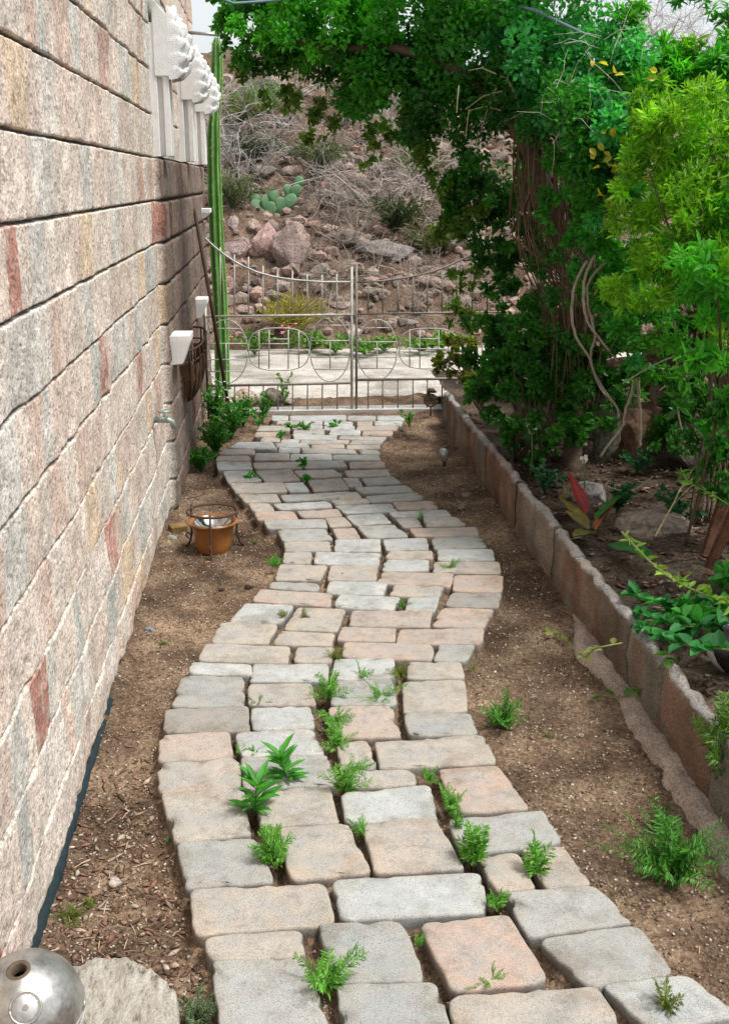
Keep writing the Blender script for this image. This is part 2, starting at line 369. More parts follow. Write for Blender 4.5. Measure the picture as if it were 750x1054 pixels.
def paver(row, idx, nrow, spec):
    s = spec.split(); k = s[0]; c = list(map(float, s[1:]))
    zt = ZT+random.uniform(-.004, .004)
    q = [onz(c[i], c[i+1], zt) for i in (6, 4, 2, 0)]          # bl, br, tr, tl
    q = [Vector((a.x, a.y)) for a in q]
    near = q[0].y < 5
    rad = [random.uniform(.016, .034) for _ in range(4)] if near else [random.uniform(.012, .03) for _ in range(4)]
    cen = sum(q, Vector((0, 0)))/4
    # grow a little: the traced outline is the lit top face, the shoulder rolls beyond it
    q = [cen+(a-cen)*(1+.005/max((a-cen).length, .02)) for a in q]
    paver_xy.append([tuple(a) for a in q])
    o = ringpts(q, 5, rad)
    sd = random.uniform(0, 100); n = len(o)
    jit = [noise.noise(Vector((p.x*20, p.y*20, sd)))*.0035+noise.noise(Vector((p.x*90, p.y*90, sd+5)))*.003 for p in o]
    tlx, tly = random.uniform(-.02, .02), random.uniform(-.02, .02)
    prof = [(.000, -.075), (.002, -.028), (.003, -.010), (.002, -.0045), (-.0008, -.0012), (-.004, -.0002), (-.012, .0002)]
    vs = []; fs = []; cs = []
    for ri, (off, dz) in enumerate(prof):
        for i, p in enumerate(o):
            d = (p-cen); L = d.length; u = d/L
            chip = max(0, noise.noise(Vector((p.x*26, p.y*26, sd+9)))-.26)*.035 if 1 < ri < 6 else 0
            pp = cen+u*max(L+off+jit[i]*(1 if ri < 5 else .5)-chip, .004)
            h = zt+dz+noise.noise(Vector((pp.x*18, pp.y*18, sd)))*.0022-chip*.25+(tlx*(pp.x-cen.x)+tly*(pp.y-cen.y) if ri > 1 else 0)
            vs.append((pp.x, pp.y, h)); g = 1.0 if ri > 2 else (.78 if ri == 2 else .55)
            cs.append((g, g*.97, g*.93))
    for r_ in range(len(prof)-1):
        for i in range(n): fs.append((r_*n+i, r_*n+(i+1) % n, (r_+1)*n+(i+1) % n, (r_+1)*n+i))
    # interior rings
    base = len(prof)-1; sc_list = (.66, .33)
    last = [vs[base*n+i] for i in range(n)]
    for sc_ in sc_list:
        st = len(vs)
        for i in range(n):
            x = cen.x+(last[i][0]-cen.x)*sc_; y = cen.y+(last[i][1]-cen.y)*sc_
            vs.append((x, y, zt+.0002+noise.noise(Vector((x*16, y*16, sd)))*.003+tlx*(x-cen.x)+tly*(y-cen.y))); cs.append((1, 1, 1))
        pr = base*n if sc_ == sc_list[0] else st-n
        for i in range(n): fs.append((pr+i, pr+(i+1) % n, st+(i+1) % n, st+i))
    vs.append((cen.x, cen.y, zt+.001)); cs.append((1, 1, 1)); ci = len(vs)-1
    for i in range(n): fs.append((st+i, st+(i+1) % n, ci))
    me = bpy.data.meshes.new('paver'); me.from_pydata(vs, [], fs); setcol(me, np.array(cs))
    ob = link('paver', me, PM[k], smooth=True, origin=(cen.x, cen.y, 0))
    ob.rotation_euler = (0, 0, 0)
    w = (q[1]-q[0]).length; d_ = (q[3]-q[0]).length
    shape = 'squarish' if .72 < w/d_ < 1.4 else ('long' if w/d_ > 2.2 else 'oblong')
    if w*d_ < .022: shape = 'small'
    pos = ordn(idx+1)+' from left' if idx else 'leftmost'
    tag(ob, f"{PNAME[k]} {shape} paver, {pos}, in the {ordn(row+1)} row from near end", 'paver', 'tumbled pavers of the winding path')
cnt = 0
for r, row in enumerate(ROWS):
    row2 = sorted(row, key=lambda s: float(s.split()[1])+float(s.split()[3]))
    for i, s in enumerate(row2): paver(r, i, len(row2), s)

# path sand: corridor sheet raised where the pavers lie
PX = np.array([[sum(p[0] for p in q)/4, sum(p[1] for p in q)/4] for q in paver_xy])
def pathmask(X, Y):
    """1 inside the paver polygons (grown), 0 away"""
    m = np.zeros_like(X)
    for q in paver_xy:
        cx = sum(p[0] for p in q)/4; cy_ = sum(p[1] for p in q)/4
        rad = max(math.hypot(p[0]-cx, p[1]-cy_) for p in q)+.05
        sel = (np.abs(X-cx) < rad) & (np.abs(Y-cy_) < rad)
        if not sel.any(): continue
        xs = X[sel]; ys = Y[sel]; d = np.full(xs.shape, -1e9)
        for i in range(4):
            ax, ay = q[i]; bx, by = q[(i+1) % 4]
            ex, ey = bx-ax, by-ay; L = math.hypot(ex, ey)+1e-9
            d = np.maximum(d, ((xs-ax)*ey-(ys-ay)*ex)/L)
        m[sel] = np.maximum(m[sel], np.clip((.022-d)/.02, 0, 1))
    return m
def zdirt(X, Y):
    z = zcor(X, Y)
    m = pathmask(X, Y)
    # earth banked up against both walls
    z = z+.02*np.exp(-((X+.62)/.08)**2)+.02*np.exp(-((X-1.2)/.1)**2)
    z = z+.02*(fbm(X*30, Y*30, 77, 3)-.5)*(1-m)*.8
    return z*(1-m)+m*(.022+.012*(fbm(X*25, Y*25, 4, 2)-.5))
sheet('dirt_ground', -.75, 1.32, 1.5, 9.32, 230, 760, zdirt, M_dirt)
sheet('dirt_apron', -6, 9, -3, 1.5, 60, 30, lambda X, Y: X*0-.01, M_dirt)

# ------------------------------------------------------------------ left block wall
WX = -.60; CH = .209; Z0 = 1.864
def axisvals(segs):
    o = []
    for a, b, s in segs: o += list(np.arange(a, b, s))
    o.append(segs[-1][1]); return np.array(o)
def stripes(ci, y, seed):
    """per-course vertical colour bands of a split-face block"""
    pal = np.array([[.62,.53,.47],[.64,.58,.53],[.57,.56,.53],[.66,.59,.53],[.60,.48,.42],[.49,.50,.48],[.64,.52,.40],[.44,.24,.20],[.52,.36,.31],[.66,.62,.58]])
    prob = np.array([.22,.2,.1,.18,.08,.05,.05,.045,.03,.05]); cum = np.cumsum(prob/prob.sum())
    out = np.zeros(y.shape+(3,)); 
    for c in np.unique(ci):
        r = random.Random(int(c)*97+seed); edges = [-2]; cols = []
        while edges[-1] < 14:
            w = r.choice([.09, .12, .15, .18, .2, .24, .3]); edges.append(edges[-1]+w)
            cols.append(pal[int(np.searchsorted(cum, r.random()))]*r.uniform(.92, 1.08))
        edges = np.array(edges[1:]); cols = np.array(cols); sel = ci == c
        out[sel] = cols[np.clip(np.searchsorted(edges, y[sel]), 0, len(cols)-1)]
    return out
def wallmesh():
    ys = axisvals([(.2, 1.6, .03), (1.6, 4.2, .0085), (4.2, 6.2, .012), (6.2, 9.5, .02)])
    zs = list(axisvals([(-.06, 2.8, .013), (2.8, 3.5, .02)]))
    for k in range(-9, 9):
        j = Z0+CH*k; zs = [z for z in zs if abs(z-j) > .0165]+[j+o for o in (-.015, -.011, -.008, -.0055, -.003, 0, .003, .0055, .008, .011, .015)]
    zs = np.array(sorted(z for z in zs if -.06 <= z <= 3.5))
    Y, Z = np.meshgrid(ys, zs, indexing='ij')
    zz = Z+.0022*(fbm(Y*.8, Z*0+.5, 90, 2)-.5)
    ci = np.floor((zz-Z0)/CH).astype(int); fz = (zz-Z0)/CH-ci
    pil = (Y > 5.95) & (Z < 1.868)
    bl = .41; off = np.where(ci % 2 == 0, .0, .205)+(np.sin(ci*12.9)*.03)
    bi = np.floor((Y+off)/bl).astype(int); fy = (Y+off)/bl-bi
    ej = np.minimum(fz, 1-fz)*CH+.005*(fbm(Y*30, ci*3.3, 15, 3)-.5)
    eb = np.minimum(fy, 1-fy)*bl+.006*(fbm(Z*22, bi*3.3+Y*3, 16, 3)-.5)
    jw = np.where(pil, .016, .0085)
    g = np.clip(ej/jw, 0, 1); g = np.minimum(g, np.maximum(np.clip(eb/(jw*.6), 0, 1), np.where(pil, .5, .86)))
    g = g*g*(3-2*g)
    hsh = ((np.sin(ci*78.2+bi*37.7)*43758.5) % 1)
    d = .011*(fbm(Y*7, Z*7, 5, 4)-.5)*2+.0032*(fbm(Y*40, Z*40, 6, 3)-.5)*2+(hsh-.5)*.006
    lowf = np.clip((Z-.95)/.5, .55, 1); lowf = np.where(pil, 1, lowf)
    d = d+(g-1)*.020*lowf+.016+np.where(pil, .045, 0)
    # ragged underside of the lowest course
    d = d-.03*np.clip((.03+.03*(fbm(Y*9, Y*0, 61, 3))-Z)/.03, 0, 1)
    X = WX-.016+d
    tilt = fz*.0
    c = stripes(ci, Y+.02*(fbm(Y*2, Z*9, 44, 3)-.5)*2, 3)
    blot = fbm(Y*16, Z*16, 71, 4)[..., None]
    red = (c[..., 0:1] > c[..., 1:2]*1.35); rm = np.clip((fbm(Y*26, Z*20, 72, 4)[..., None]-.50)*9, 0, 1)
    c = np.where(red, c*(1-.55*rm)+np.array([.62,.53,.47])*.55*rm, c)
    c = c*(.78+.42*blot)
    c = c*np.array([1.08, 1.05, 1.02])
    mort = np.array([.40,.375,.33]); up = (fz < .5)[..., None]
    jc = np.clip((.62-g[..., None])/.25, 0, 1)
    low = .6*np.clip((1.15-Z)/.5, 0, 1)[..., None]         # lower joints are filled with pale mortar, upper ones stay raked and darker
    jcol = mort*(1+.75*low)*(1-.68*(1-low))
    c = c*(1-jc)+jcol*jc
    c = np.where(pil[..., None], c*np.array([.31,.27,.25]), c)  # projecting section: browner blocks, with shade darkened into their colour
    V = np.stack([X, Y, Z], -1).reshape(-1, 3)
    return V, gridfaces(len(ys), len(zs)), c.reshape(-1, 3), len(ys), len(zs)
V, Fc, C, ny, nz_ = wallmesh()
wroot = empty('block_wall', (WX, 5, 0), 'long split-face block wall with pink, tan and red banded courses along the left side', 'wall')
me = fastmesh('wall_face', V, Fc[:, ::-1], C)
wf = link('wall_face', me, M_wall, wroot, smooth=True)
mb = MB(); mb.box(-1.6, WX-.03, .2, 9.492, -.06, 3.5, (.48,.42,.36))
mb.build('wall_core', M_wall, wroot)
mb = MB()
mb.add([(WX-.03, 9.49, -.06), (WX+.03, 9.505, -.06), (WX+.03, 9.505, 1.86), (WX-.03, 9.49, 1.86)], [(0, 1, 2, 3)], (.36,.3,.26))
mb.build('wall_end', M_wall, wroot)
# blue membrane strip at the foot of the wall
mb = MB(); vs = []; fs = []
yv = np.arange(1.6, 3.7, .03)
for i, y in enumerate(yv):
    w = -.014+.020*float(fbm(np.array([y*7.]), np.array([.3]), 12, 3)[0])
    h = .012+.040*float(fbm(np.array([y*5.]), np.array([.9]), 13, 3)[0])*min(1, (3.7-y)/.9)
    vs += [(WX-.01, y, -.02), (WX+w+.014, y, -.02), (WX+w+.012, y, h), (WX-.01, y, h+.004)]
for i in range(len(yv)-1):
    for k in range(3): fs.append((i*4+k, (i+1)*4+k, (i+1)*4+k+1, i*4+k+1))
mb.add(vs, fs); o = mb.build('membrane_strip', simple('blue_membrane', (.018,.035,.042), .6, .5, 40, .4, .003), smooth=True)
tag(o, 'torn blue-black waterproof membrane along the foot of the block wall', 'membrane')

# ------------------------------------------------------------------ retaining wall of the raised bed
def bedwall():
    BX = 1.205; T = .05
    segs = []; y = 1.5; r = random.Random(5)
    while y < 8.0:
        L = r.uniform(.34, .46); segs.append((y, min(y+L, 8.02), r.uniform(-.008, .010), r.uniform(-.004, .003), r.choice([(.21,.155,.115),(.23,.185,.145),(.24,.155,.115),(.22,.195,.165),(.18,.14,.11),(.25,.205,.165)]))); y += L
    mb = MB()
    for (a, b, dz, dx, c) in segs:
        ysv = np.linspace(a+.0005, b-.0005, max(4, int((b-a)/.018)))
        prof = [(0, -.06)]+[(0, z) for z in np.linspace(0, .255, 16)]+[(.006, .268), (.02, .272), (T*.5, .274), (T-.01, .270), (T, .25), (T, .1)]
        vs = []; cs = []
        for y in ysv:
            e = min(y-a, b-y)
            for (px, pz) in prof:
                z = pz+(dz if pz > .2 else 0); x = BX+px+dx*(pz > .02)*1.0
                nn = noise.noise(Vector((y*9, z*9, 3)))*.012+noise.noise(Vector((y*34, z*34, 7)))*.006
                if px < .01: x += nn
                if pz > .24: z += noise.noise(Vector((y*11, px*20, 5)))*.018; x += noise.noise(Vector((y*19, px*9, 15)))*.012
                if e < .012 and px < .03: x += .003
                vs.append((x, y, z))
                s = 1+.45*noise.noise(Vector((y*7, z*3, c[0]*50)))
                if noise.noise(Vector((y*5.5, z*1.2, 31))) > .12 and pz < .25: k = (c[0]*1.05*s, c[1]*.82*s, c[2]*.78*s)
                else: k = tuple(v*s for v in c)
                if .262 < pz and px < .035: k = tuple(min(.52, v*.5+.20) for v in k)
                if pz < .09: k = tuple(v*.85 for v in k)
                cs.append(k)
        n = len(prof); fs = []
        for i in range(len(ysv)-1):
            for j in range(n-1): fs.append((i*n+j, i*n+j+1, (i+1)*n+j+1, (i+1)*n+j))
        fs.append(tuple(range(n))); fs.append(tuple((len(ysv)-1)*n+j for j in range(n))[::-1])
        st = len(mb.v); mb.add(vs, [f[::-1] for f in fs]); mb.c[st:] = cs
    return mb
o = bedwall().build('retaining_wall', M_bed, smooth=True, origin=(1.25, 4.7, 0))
tag(o, 'low brown and pink concrete block edging wall holding the raised planting bed', 'wall')
# footing
mb = MB(); vs = []; cs = []; ysv = np.arange(1.9, 4.35, .012); n = 14
for y in ysv:
    e = min(1, (4.35-y)/.35)
    w = (.085+.06*noise.noise(Vector((y*3, 0, 0)))+.012*noise.noise(Vector((y*15, 2, 0))))*max(.25, e); h = (.035+.014*noise.noise(Vector((y*6, 5, 0))))*max(.2, e)
    for j in range(n):
        t = j/(n-1); x = 1.215-w*t; z = (h+.012)*(1-t**5)+.012*noise.noise(Vector((x*26, y*16, 1)))+.005*noise.noise(Vector((x*70, y*50, 1))) if t < .99 else -.03
        vs.append((x, y, z)); s = 1+.3*noise.noise(Vector((x*20, y*9, 4))); cs.append((.38*s, .30*s, .25*s))
fs = [(i*n+j, (i+1)*n+j, (i+1)*n+j+1, i*n+j+1) for i in range(len(ysv)-1) for j in range(n-1)]
mb.add(vs, fs); mb.c = cs
o = mb.build('concrete_footing', M_bed, smooth=True, origin=(1.17, 3, 0)); tag(o, 'rough spilled concrete footing strip at the base of the bed edging wall', 'footing')
sheet('bed_soil', 1.28, 9, 1.3, 9.28, 260, 260, lambda X, Y: .215+.05*(fbm(X*2, Y*2, 50)-.5)+.04*(fbm(X*9, Y*9, 51, 3)-.5)+.10*np.clip((X-1.6)/2, 0, 1), M_soil)
def zbed(x, y):
    X = np.array([x]); Y = np.array([y])
    return float((.215+.05*(fbm(X*2, Y*2, 50)-.5)+.04*(fbm(X*9, Y*9, 51, 3)-.5)+.10*np.clip((X-1.6)/2, 0, 1))[0])

# ------------------------------------------------------------------ rocks
def rockmesh(c, r, seed, col, flat=.8, mb=None, sub=3, sq=(1, 1, 1)):
    bm = bmesh.new(); bmesh.ops.create_icosphere(bm, subdivisions=sub, radius=1)
    planes = []; rr = random.Random(seed)
    for _ in range(16):
        d = Vector((rr.gauss(0, 1), rr.gauss(0, 1), rr.gauss(0, 1))).normalized(); planes.append((d, rr.uniform(.55, .85)))
    vs = []; cs = []
    for v in bm.verts:
        p = v.co.copy()
        for d, k in planes:
            t = p.dot(d)
            if t > k: p -= d*(t-k)*.92
        p *= 1+.10*noise.noise(p*2.2+Vector((seed, 0, 0)))+.05*noise.noise(p*6+Vector((seed, 0, 0)))
        vs.append(Vector((p.x*r*sq[0]+c[0], p.y*r*sq[1]+c[1], p.z*r*flat*sq[2]+c[2])))
        s = 1+.4*noise.noise(p*2.5+Vector((0, seed, 0))); cs.append(tuple(k*s for k in col))
    fs = [tuple(x.index for x in f.verts) for f in bm.faces]; bm.free()
    st = len(mb.v); mb.add(vs, fs); mb.c[st:] = cs
def rock(name, p, r, seed, col, label, cat='rock', flat=.8, sq=(1, 1, 1), group=None, sink=.25, sub=3):
    mb = MB(); rockmesh((p[0], p[1], p[2]+r*flat*sq[2]*(1-sink)*.8), r, seed, col, flat, mb, sub, sq)
    o = mb.build(name, M_rock, origin=tuple(p)); return tag(o, label, cat, group)

HR = [(300,268,.42,'tall pinkish grey boulder',(1,1,1.5),(.36,.27,.24)),(272,262,.34,'upright dusty pink boulder beside the tall one',(.8,1,1.6),(.40,.27,.24)),
 (245,262,.30,'squat mauve boulder behind the cactus',(1.1,1,1),(.34,.25,.23)),(330,282,.26,'angular grey boulder right of the tall one',(1,1,.9),(.30,.26,.24)),
 (232,300,.28,'reddish boulder low on the slope at the left',(1,1,1),(.36,.24,.2)),(268,178,.30,'rounded grey boulder under the dry bush',(1.2,1,.8),(.33,.29,.26)),
 (300,176,.24,'pale pink boulder high on the slope',(1.2,1,.8),(.42,.32,.28)),(340,172,.28,'weathered pink boulder below the hanging leaves',(1.3,1,.8),(.38,.29,.26)),
 (240,232,.2,'sharp pale rock left of the prickly pear',(.8,1,1.1),(.42,.34,.3)),(262,236,.18,'wedge-shaped tan rock under the prickly pear',(1,1,1.2),(.38,.3,.25)),
 (360,250,.34,'dark cracked boulder in the middle of the slope',(1.2,1,.8),(.27,.22,.19)),(395,262,.42,'broad dark grey boulder behind the gate top',(1.4,1,.7),(.26,.23,.21)),
 (430,255,.40,'brown slab boulder at the right end of the gate view',(1.3,1,.8),(.29,.23,.19)),(410,215,.30,'tilted brown boulder under the tangled branches',(1.4,1,.6),(.30,.24,.2)),
 (440,290,.26,'pinkish low boulder near the road edge on the right',(1.3,1,.6),(.38,.29,.25)),(350,312,.2,'flat tan rock by the yellow bush',(1.4,1,.5),(.4,.32,.27)),
 (415,330,.2,'small flat grey rock at the road edge',(1.5,1,.5),(.36,.31,.27)),(255,320,.22,'mauve rock behind the round gate loop',(1,1,.8),(.36,.26,.23)),
 (320,232,.2,'brick red rock on bare earth',(1,1,.8),(.36,.22,.17)),(385,300,.2,'grey-brown rock behind the middle gate bars',(1.2,1,.7),(.31,.26,.22)),
 (225,205,.22,'ochre rock beside the cactus stem',(1,1,.8),(.38,.3,.22)),(470,250,.4,'shaded boulder behind the tree edge',(1.2,1,.8),(.28,.23,.2))]
for i, (x, y, r, lab, sq, c) in enumerate(HR):
    p = onhill(x, y); rock('boulder', (p.x, p.y, p.z-.05), r*.66, i+3, (c[0]*.85, c[1]*.85, c[2]*.85), lab+' on the hillside', 'boulder', .8, sq, 'boulders on the hillside', sub=4 if r > .3 else 3)
# rubble on the slope
mb = MB(); rr = random.Random(11)
for i in range(3200):
    X = rr.uniform(-3, 7); Y = rr.uniform(12.3, 19); r = rr.choice([.03, .04, .05, .06, .08, .10, .13])
    s = rr.uniform(.8, 1.15); c = rr.choice([(.30,.2,.16),(.34,.27,.23),(.24,.19,.16),(.36,.25,.21),(.2,.155,.13)])
    rockmesh((X, Y, hzs(X, Y)+r*.2), r, i, tuple(k*s for k in c), .75, mb, 1)
o = mb.build('slope_rubble', M_rock); tag(o, 'broken pink and tan rubble littering the hillside', 'rubble', kind='stuff')
# verge plants along the road
def scatter_leaves(name, P, L, W, C, parent=None, m=None, zb=.6, smooth=True, origin=None):
    n = len(P); v, f, c = leafmesh(name, P, rdir(n, zb), rdir(n, .8), L, W, C)
    me = fastmesh(name, v, f, c); return link(name, me, m or M_leaf, parent, smooth, origin)
def cols(n, a, b, jit=.15):
    t = rng.random((n, 1)); c = np.array(a)*(1-t)+np.array(b)*t
    return c*(1+rng.normal(size=(n, 1))*jit).clip(.5, 1.6)

def clump(name, label, cat, p, r, h, n, ca, cb, L=.03, W=.012, group=None, up=1.2, m=None, flowers=None):
    """low leafy plant: leaf sprays on arching stems"""
    r_ = random.Random(int(p[0]*991+p[1]*77))
    P = []; D = []
    root = Vector(p); ns = max(5, n//14); mb = MB()
    for s in range(ns):
        a = r_.uniform(0, 2*math.pi); reach = r*r_.uniform(.25, 1)
        hh = h*r_.uniform(.5, 1)
        pts = [root+Vector((math.cos(a)*reach*t, math.sin(a)*reach*t, hh*(t*1.5-.5*t*t)*(1-.25*t*t*(reach/r)))) for t in (0, .25, .5, .75, 1)]
        mb.tube(pts, [.0022*max(1, L/.03), .0018, .0015, .0012, .0008], 3, ca, False)
        for k in range(max(1, n//ns)):
            t = r_.uniform(.15, 1); i = min(3, int(t*4)); q = pts[i].lerp(pts[i+1], t*4-i)
            P.append(q); d = (pts[i+1]-pts[i]).normalized()+Vector((r_.gauss(0, .8), r_.gauss(0, .8), r_.gauss(.2, .5))); D.append(d)
    P = np.array([tuple(q) for q in P]); D = np.array([tuple(q) for q in D])
    nl = len(P); v, f, c = leafmesh(name, P, D, rdir(nl, up), L*rng.uniform(.6, 1.2, nl), W*rng.uniform(.7, 1.2, nl), cols(nl, ca, cb))
    # join stems
    sv = np.array(mb.v); sf = np.array(mb.f); scol = np.array(mb.c)
    v2 = np.concatenate([v, sv]); f2 = np.concatenate([f, sf+len(v)]); c2 = np.concatenate([c, scol])
    me = fastmesh(name, v2, f2, c2)
    if flowers:
        root_o = empty(name, tuple(root), label, cat, group)
        link('foliage', me, m or M_weed, root_o, True)
        for k in range(flowers[0]):
            q = root+Vector((r_.uniform(-r, r)*.7, r_.uniform(-r, r)*.7, h*r_.uniform(.6, 1)))
            f_ = MB()
            for j in range(5):
                a = j*1.2566+r_.random(); d = Vector((math.cos(a), math.sin(a), .5))*flowers[2]
                s = Vector((-math.sin(a), math.cos(a), 0))*flowers[2]*.4
                f_.add([q, q+d*.6+s, q+d, q+d*.6-s], [(0, 1, 2, 3)])
            f_.build('flower', flowers[1], root_o)
        return root_o
    o = link(name, me, m or M_weed, None, True, tuple(root)); return tag(o, label, cat, group)

G1, G2 = (.045,.19,.03), (.10,.33,.04)
M_petal = simple('white_petal', (.8,.8,.74), .5, .1, 30, .1, .001)
M_pink = simple('pink_petal', (.7,.18,.28), .5, .1, 30, .1, .001)
vg = 'green plants along the far road edge'
for i, (x, y, r, h, lab) in enumerate([(262,356,.22,.25,'left end, by the dark gate loop'),(345,354,.3,.2,'just right of the pink flowers'),(375,356,.3,.16,'left of the gate centre post'),(395,352,.28,.15,'right of the gate centre post'),(432,353,.3,.16,'behind the right gate leaf'),(455,350,.3,.22,'beside the tree leaves'),(320,352,.2,.2,'under the yellow bush')]):
    p = onz(x, y+6, .05); clump('roadside_plant', 'low bright green roadside plant across the road, '+lab, 'plant', (p.x, p.y, max(.02, hzs(p.x, p.y))), r, h, 260, (.07,.2,.035), (.2,.34,.07), .07, .03, vg)
p = onhill(300, 345); clump('yellow_bush', 'straw yellow bush with green tips above the road edge', 'bush', (p.x, p.y, p.z-.05), .42, .55, 1500, (.30,.24,.06), (.42,.38,.10), .09, .012, flowers=None, up=0)
p = onz(299, 366, .02); clump('pink_flowering_plant', 'little plant with pink flowers in front of the yellow bush', 'flower plant', (p.x, p.y+.25, .03), .18, .28, 130, (.10,.2,.05), (.2,.3,.1), .05, .02, flowers=(9, M_pink, .035))

# dry bushes
def drybush(label, p, r, h, n, col, seed, thick=.012, name='dry_bush'):
    rr = random.Random(seed); mb = MB(); p = Vector(p)
    def br(q, d, L, th, dep):
        pts = [q]; dd = d.copy()
        for _ in range(4):
            dd = (dd+Vector((rr.gauss(0, .25), rr.gauss(0, .25), rr.gauss(0, .22)))).normalized(); pts.append(pts[-1]+dd*L/4)
        s = rr.uniform(.7, 1.2); mb.tube(pts, [th, th*.9, th*.8, th*.7, th*.55], 3, tuple(k*s for k in col), False)
        if dep > 0:
            for _ in range(rr.choice([3, 4])): br(pts[rr.randint(1, 4)], (dd+Vector((rr.gauss(0, .8), rr.gauss(0, .8), rr.gauss(0, .6)))).normalized(), L*rr.uniform(.5, .8), th*.55, dep-1)
    for _ in range(n):
        a = rr.uniform(0, 6.28); br(p, Vector((math.cos(a)*r, math.sin(a)*r, h*rr.uniform(.3, 1))).normalized(), math.hypot(r, h)*rr.uniform(.4, .65), thick, 3)
    o = mb.build(name, M_twig, origin=tuple(p)); return tag(o, label, 'bush', 'dry bushes on the hillside')
for i, (x, y, r, h, n, c, lab, th) in enumerate([
  (250,190,.8,.9,12,(.42,.39,.36),'grey leafless bush left of centre, right of the tall cactus',.012),
  (235,150,.6,1.1,9,(.52,.49,.46),'pale silvery branches just behind the cactus top',.014),
  (300,160,.9,.7,12,(.36,.31,.27),'brownish grey thicket in the middle of the upper slope',.011),
  (385,215,.8,1.0,12,(.46,.41,.37),'tangled pale branches below the hanging leaves',.013),
  (430,230,.9,1.1,12,(.40,.34,.30),'brown grey thicket at the right beside the tree',.012),
  (350,250,.7,.5,8,(.34,.29,.25),'low dark brush in the rock gully',.010),
  (400,290,.8,.5,9,(.40,.33,.28),'low dry brush right of the gully above the road',.010),
  (460,300,.8,.6,9,(.36,.30,.26),'low dry brush beside the shaded tree edge',.010),
  (300,100,1.0,1.0,10,(.40,.35,.31),'bare grey brush high behind the canopy',.012),
  (400,110,1.0,1.0,10,(.38,.34,.30),'bare brown brush high in the canopy gap',.012),
  (340,330,.4,.35,7,(.38,.34,.28),'small dry tuft next to the yellow bush',.008),
  (330,205,.8,.6,12,(.33,.29,.26),'dark twiggy brush between prickly pear and the tangled branches',.010),
  (270,150,.9,.8,14,(.40,.38,.36),'dense grey brush just above the dark green low bush',.010),
  (345,285,.6,.5,10,(.32,.27,.23),'brown brush behind the middle of the left gate leaf',.009),
  (430,320,.6,.4,10,(.35,.30,.25),'low brown brush along the road edge behind the right gate leaf',.008),
  (375,150,.9,.8,14,(.42,.36,.33),'pinkish grey brush below the canopy centre',.010),
  (445,180,.9,.9,12,(.36,.32,.28),'grey brush in the gap left of the tree mass',.010),
  (640,60,1.4,1.5,12,(.50,.46,.44),'pale leafless scrub against the sky above the vine',.012),
  (700,70,1.5,1.5,12,(.46,.42,.40),'grey leafless scrub against the sky at the top right',.012)]):
    p = onhill(x, y); drybush(lab+' on the hillside', (p.x, p.y, p.z-.05), r, h, n, c, i+40, th)
for i, (x, y, lab, ca) in enumerate([(262,172,'dark green low bush under the grey branches',(.05,.07,.045)),(272,118,'spiky grey-green yucca-like tuft above the grey bush',(.18,.25,.17)),(430,190,'olive bush below the canopy at the right',(.10,.13,.05)),(245,130,'dusty green bush behind the cactus',(.16,.19,.09)),(330,180,'grey-green scrub above the prickly pear to its right',(.10,.12,.08)),(405,240,'dark green scrub in front of the tangled branches',(.06,.08,.04)),(240,215,'sage green scrub left of the prickly pear',(.13,.15,.10)),(445,265,'dusty olive scrub near the right end of the gate view',(.12,.13,.07)),(365,120,'olive scrub high in the canopy gap',(.10,.12,.06))]):
    p = onhill(x, y); clump('green_bush', lab+' on the hillside', 'bush', (p.x, p.y, p.z), .5, .5, 700, ca, tuple(k*1.6 for k in ca), .12, .02, 'green bushes on the hillside')

# prickly pear
p = onhill(285, 222); root = empty('prickly_pear', (p.x, p.y, p.z), 'blue-green prickly pear cactus with flat pads on the red earth slope', 'cactus')
def pad(c, r, ang, tilt, parent):
    bm = bmesh.new(); bmesh.ops.create_icosphere(bm, subdivisions=3, radius=1)
    M = Matrix.Translation(Vector(c)) @ Matrix.Rotation(tilt*1.5, 4, 'Y') @ Matrix.Rotation(ang*1.5, 4, 'Z')
    for v in bm.verts: v.co = M @ Vector((v.co.x*r*.80*(1+.25*v.co.z), v.co.y*.03, v.co.z*r*1.15))
    m = bpy.data.meshes.new('pad'); bm.to_mesh(m); bm.free(); return link('pad', m, M_pear, parent, True)
for (dx, dz, r, an, ti) in [(-.28,.02,.17,.3,-.5),(-.12,-.02,.15,-.2,.2),(-.33,.14,.12,.1,-.4),(0.06,.05,.15,.4,.1),(-.05,.2,.13,.2,-.2),(.2,.12,.15,-.3,.5),(.30,.27,.13,.2,.4),(.36,.42,.11,0,.3),(.18,.3,.10,.3,-.1),(-.18,.1,.14,.5,0)]:
    pad((p.x+dx*.8, p.y+dz*.3, p.z+.08+dz*.8), r*.72, an, ti, root)

# ------------------------------------------------------------------ gate
GY = 8.65
def gz(u, v): return at(210+u/2.885, 230+v/2.885, GY)
def arc_e(cx, cy_, rx, ry, a0=0, a1=360, n=28): return [gz(cx+rx*math.cos(R(a0+(a1-a0)*k/n)), cy_+ry*math.sin(R(a0+(a1-a0)*k/n))) for k in range(n+1)]
gate = empty('iron_gate', (gz(445, 570).x, GY, 0), 'low double iron gate with round loops and spear bars closing the end of the path', 'gate')
def gpart(name, lst, r, m, par, n=5):
    mb = MB()
    for l in lst: mb.tube(l, r, n)
    return mb.build(name, m, par, True)
leafL = gpart('gate_leaf', [[gz(438, 128), gz(438, 572)], [gz(4, 240), gz(4, 590)]], .011, M_gatep, gate); leafL['label'] = 'left leaf in pale peeling paint'
gpart('rail', [[gz(0, 276), gz(438, 270)]], .009, M_gatep, leafL)
gpart('rail', [[gz(4, 482), gz(438, 473)]], .011, M_gate, leafL)
gpart('rail', [[gz(4, 575), gz(438, 566)]], .011, M_gate, leafL)
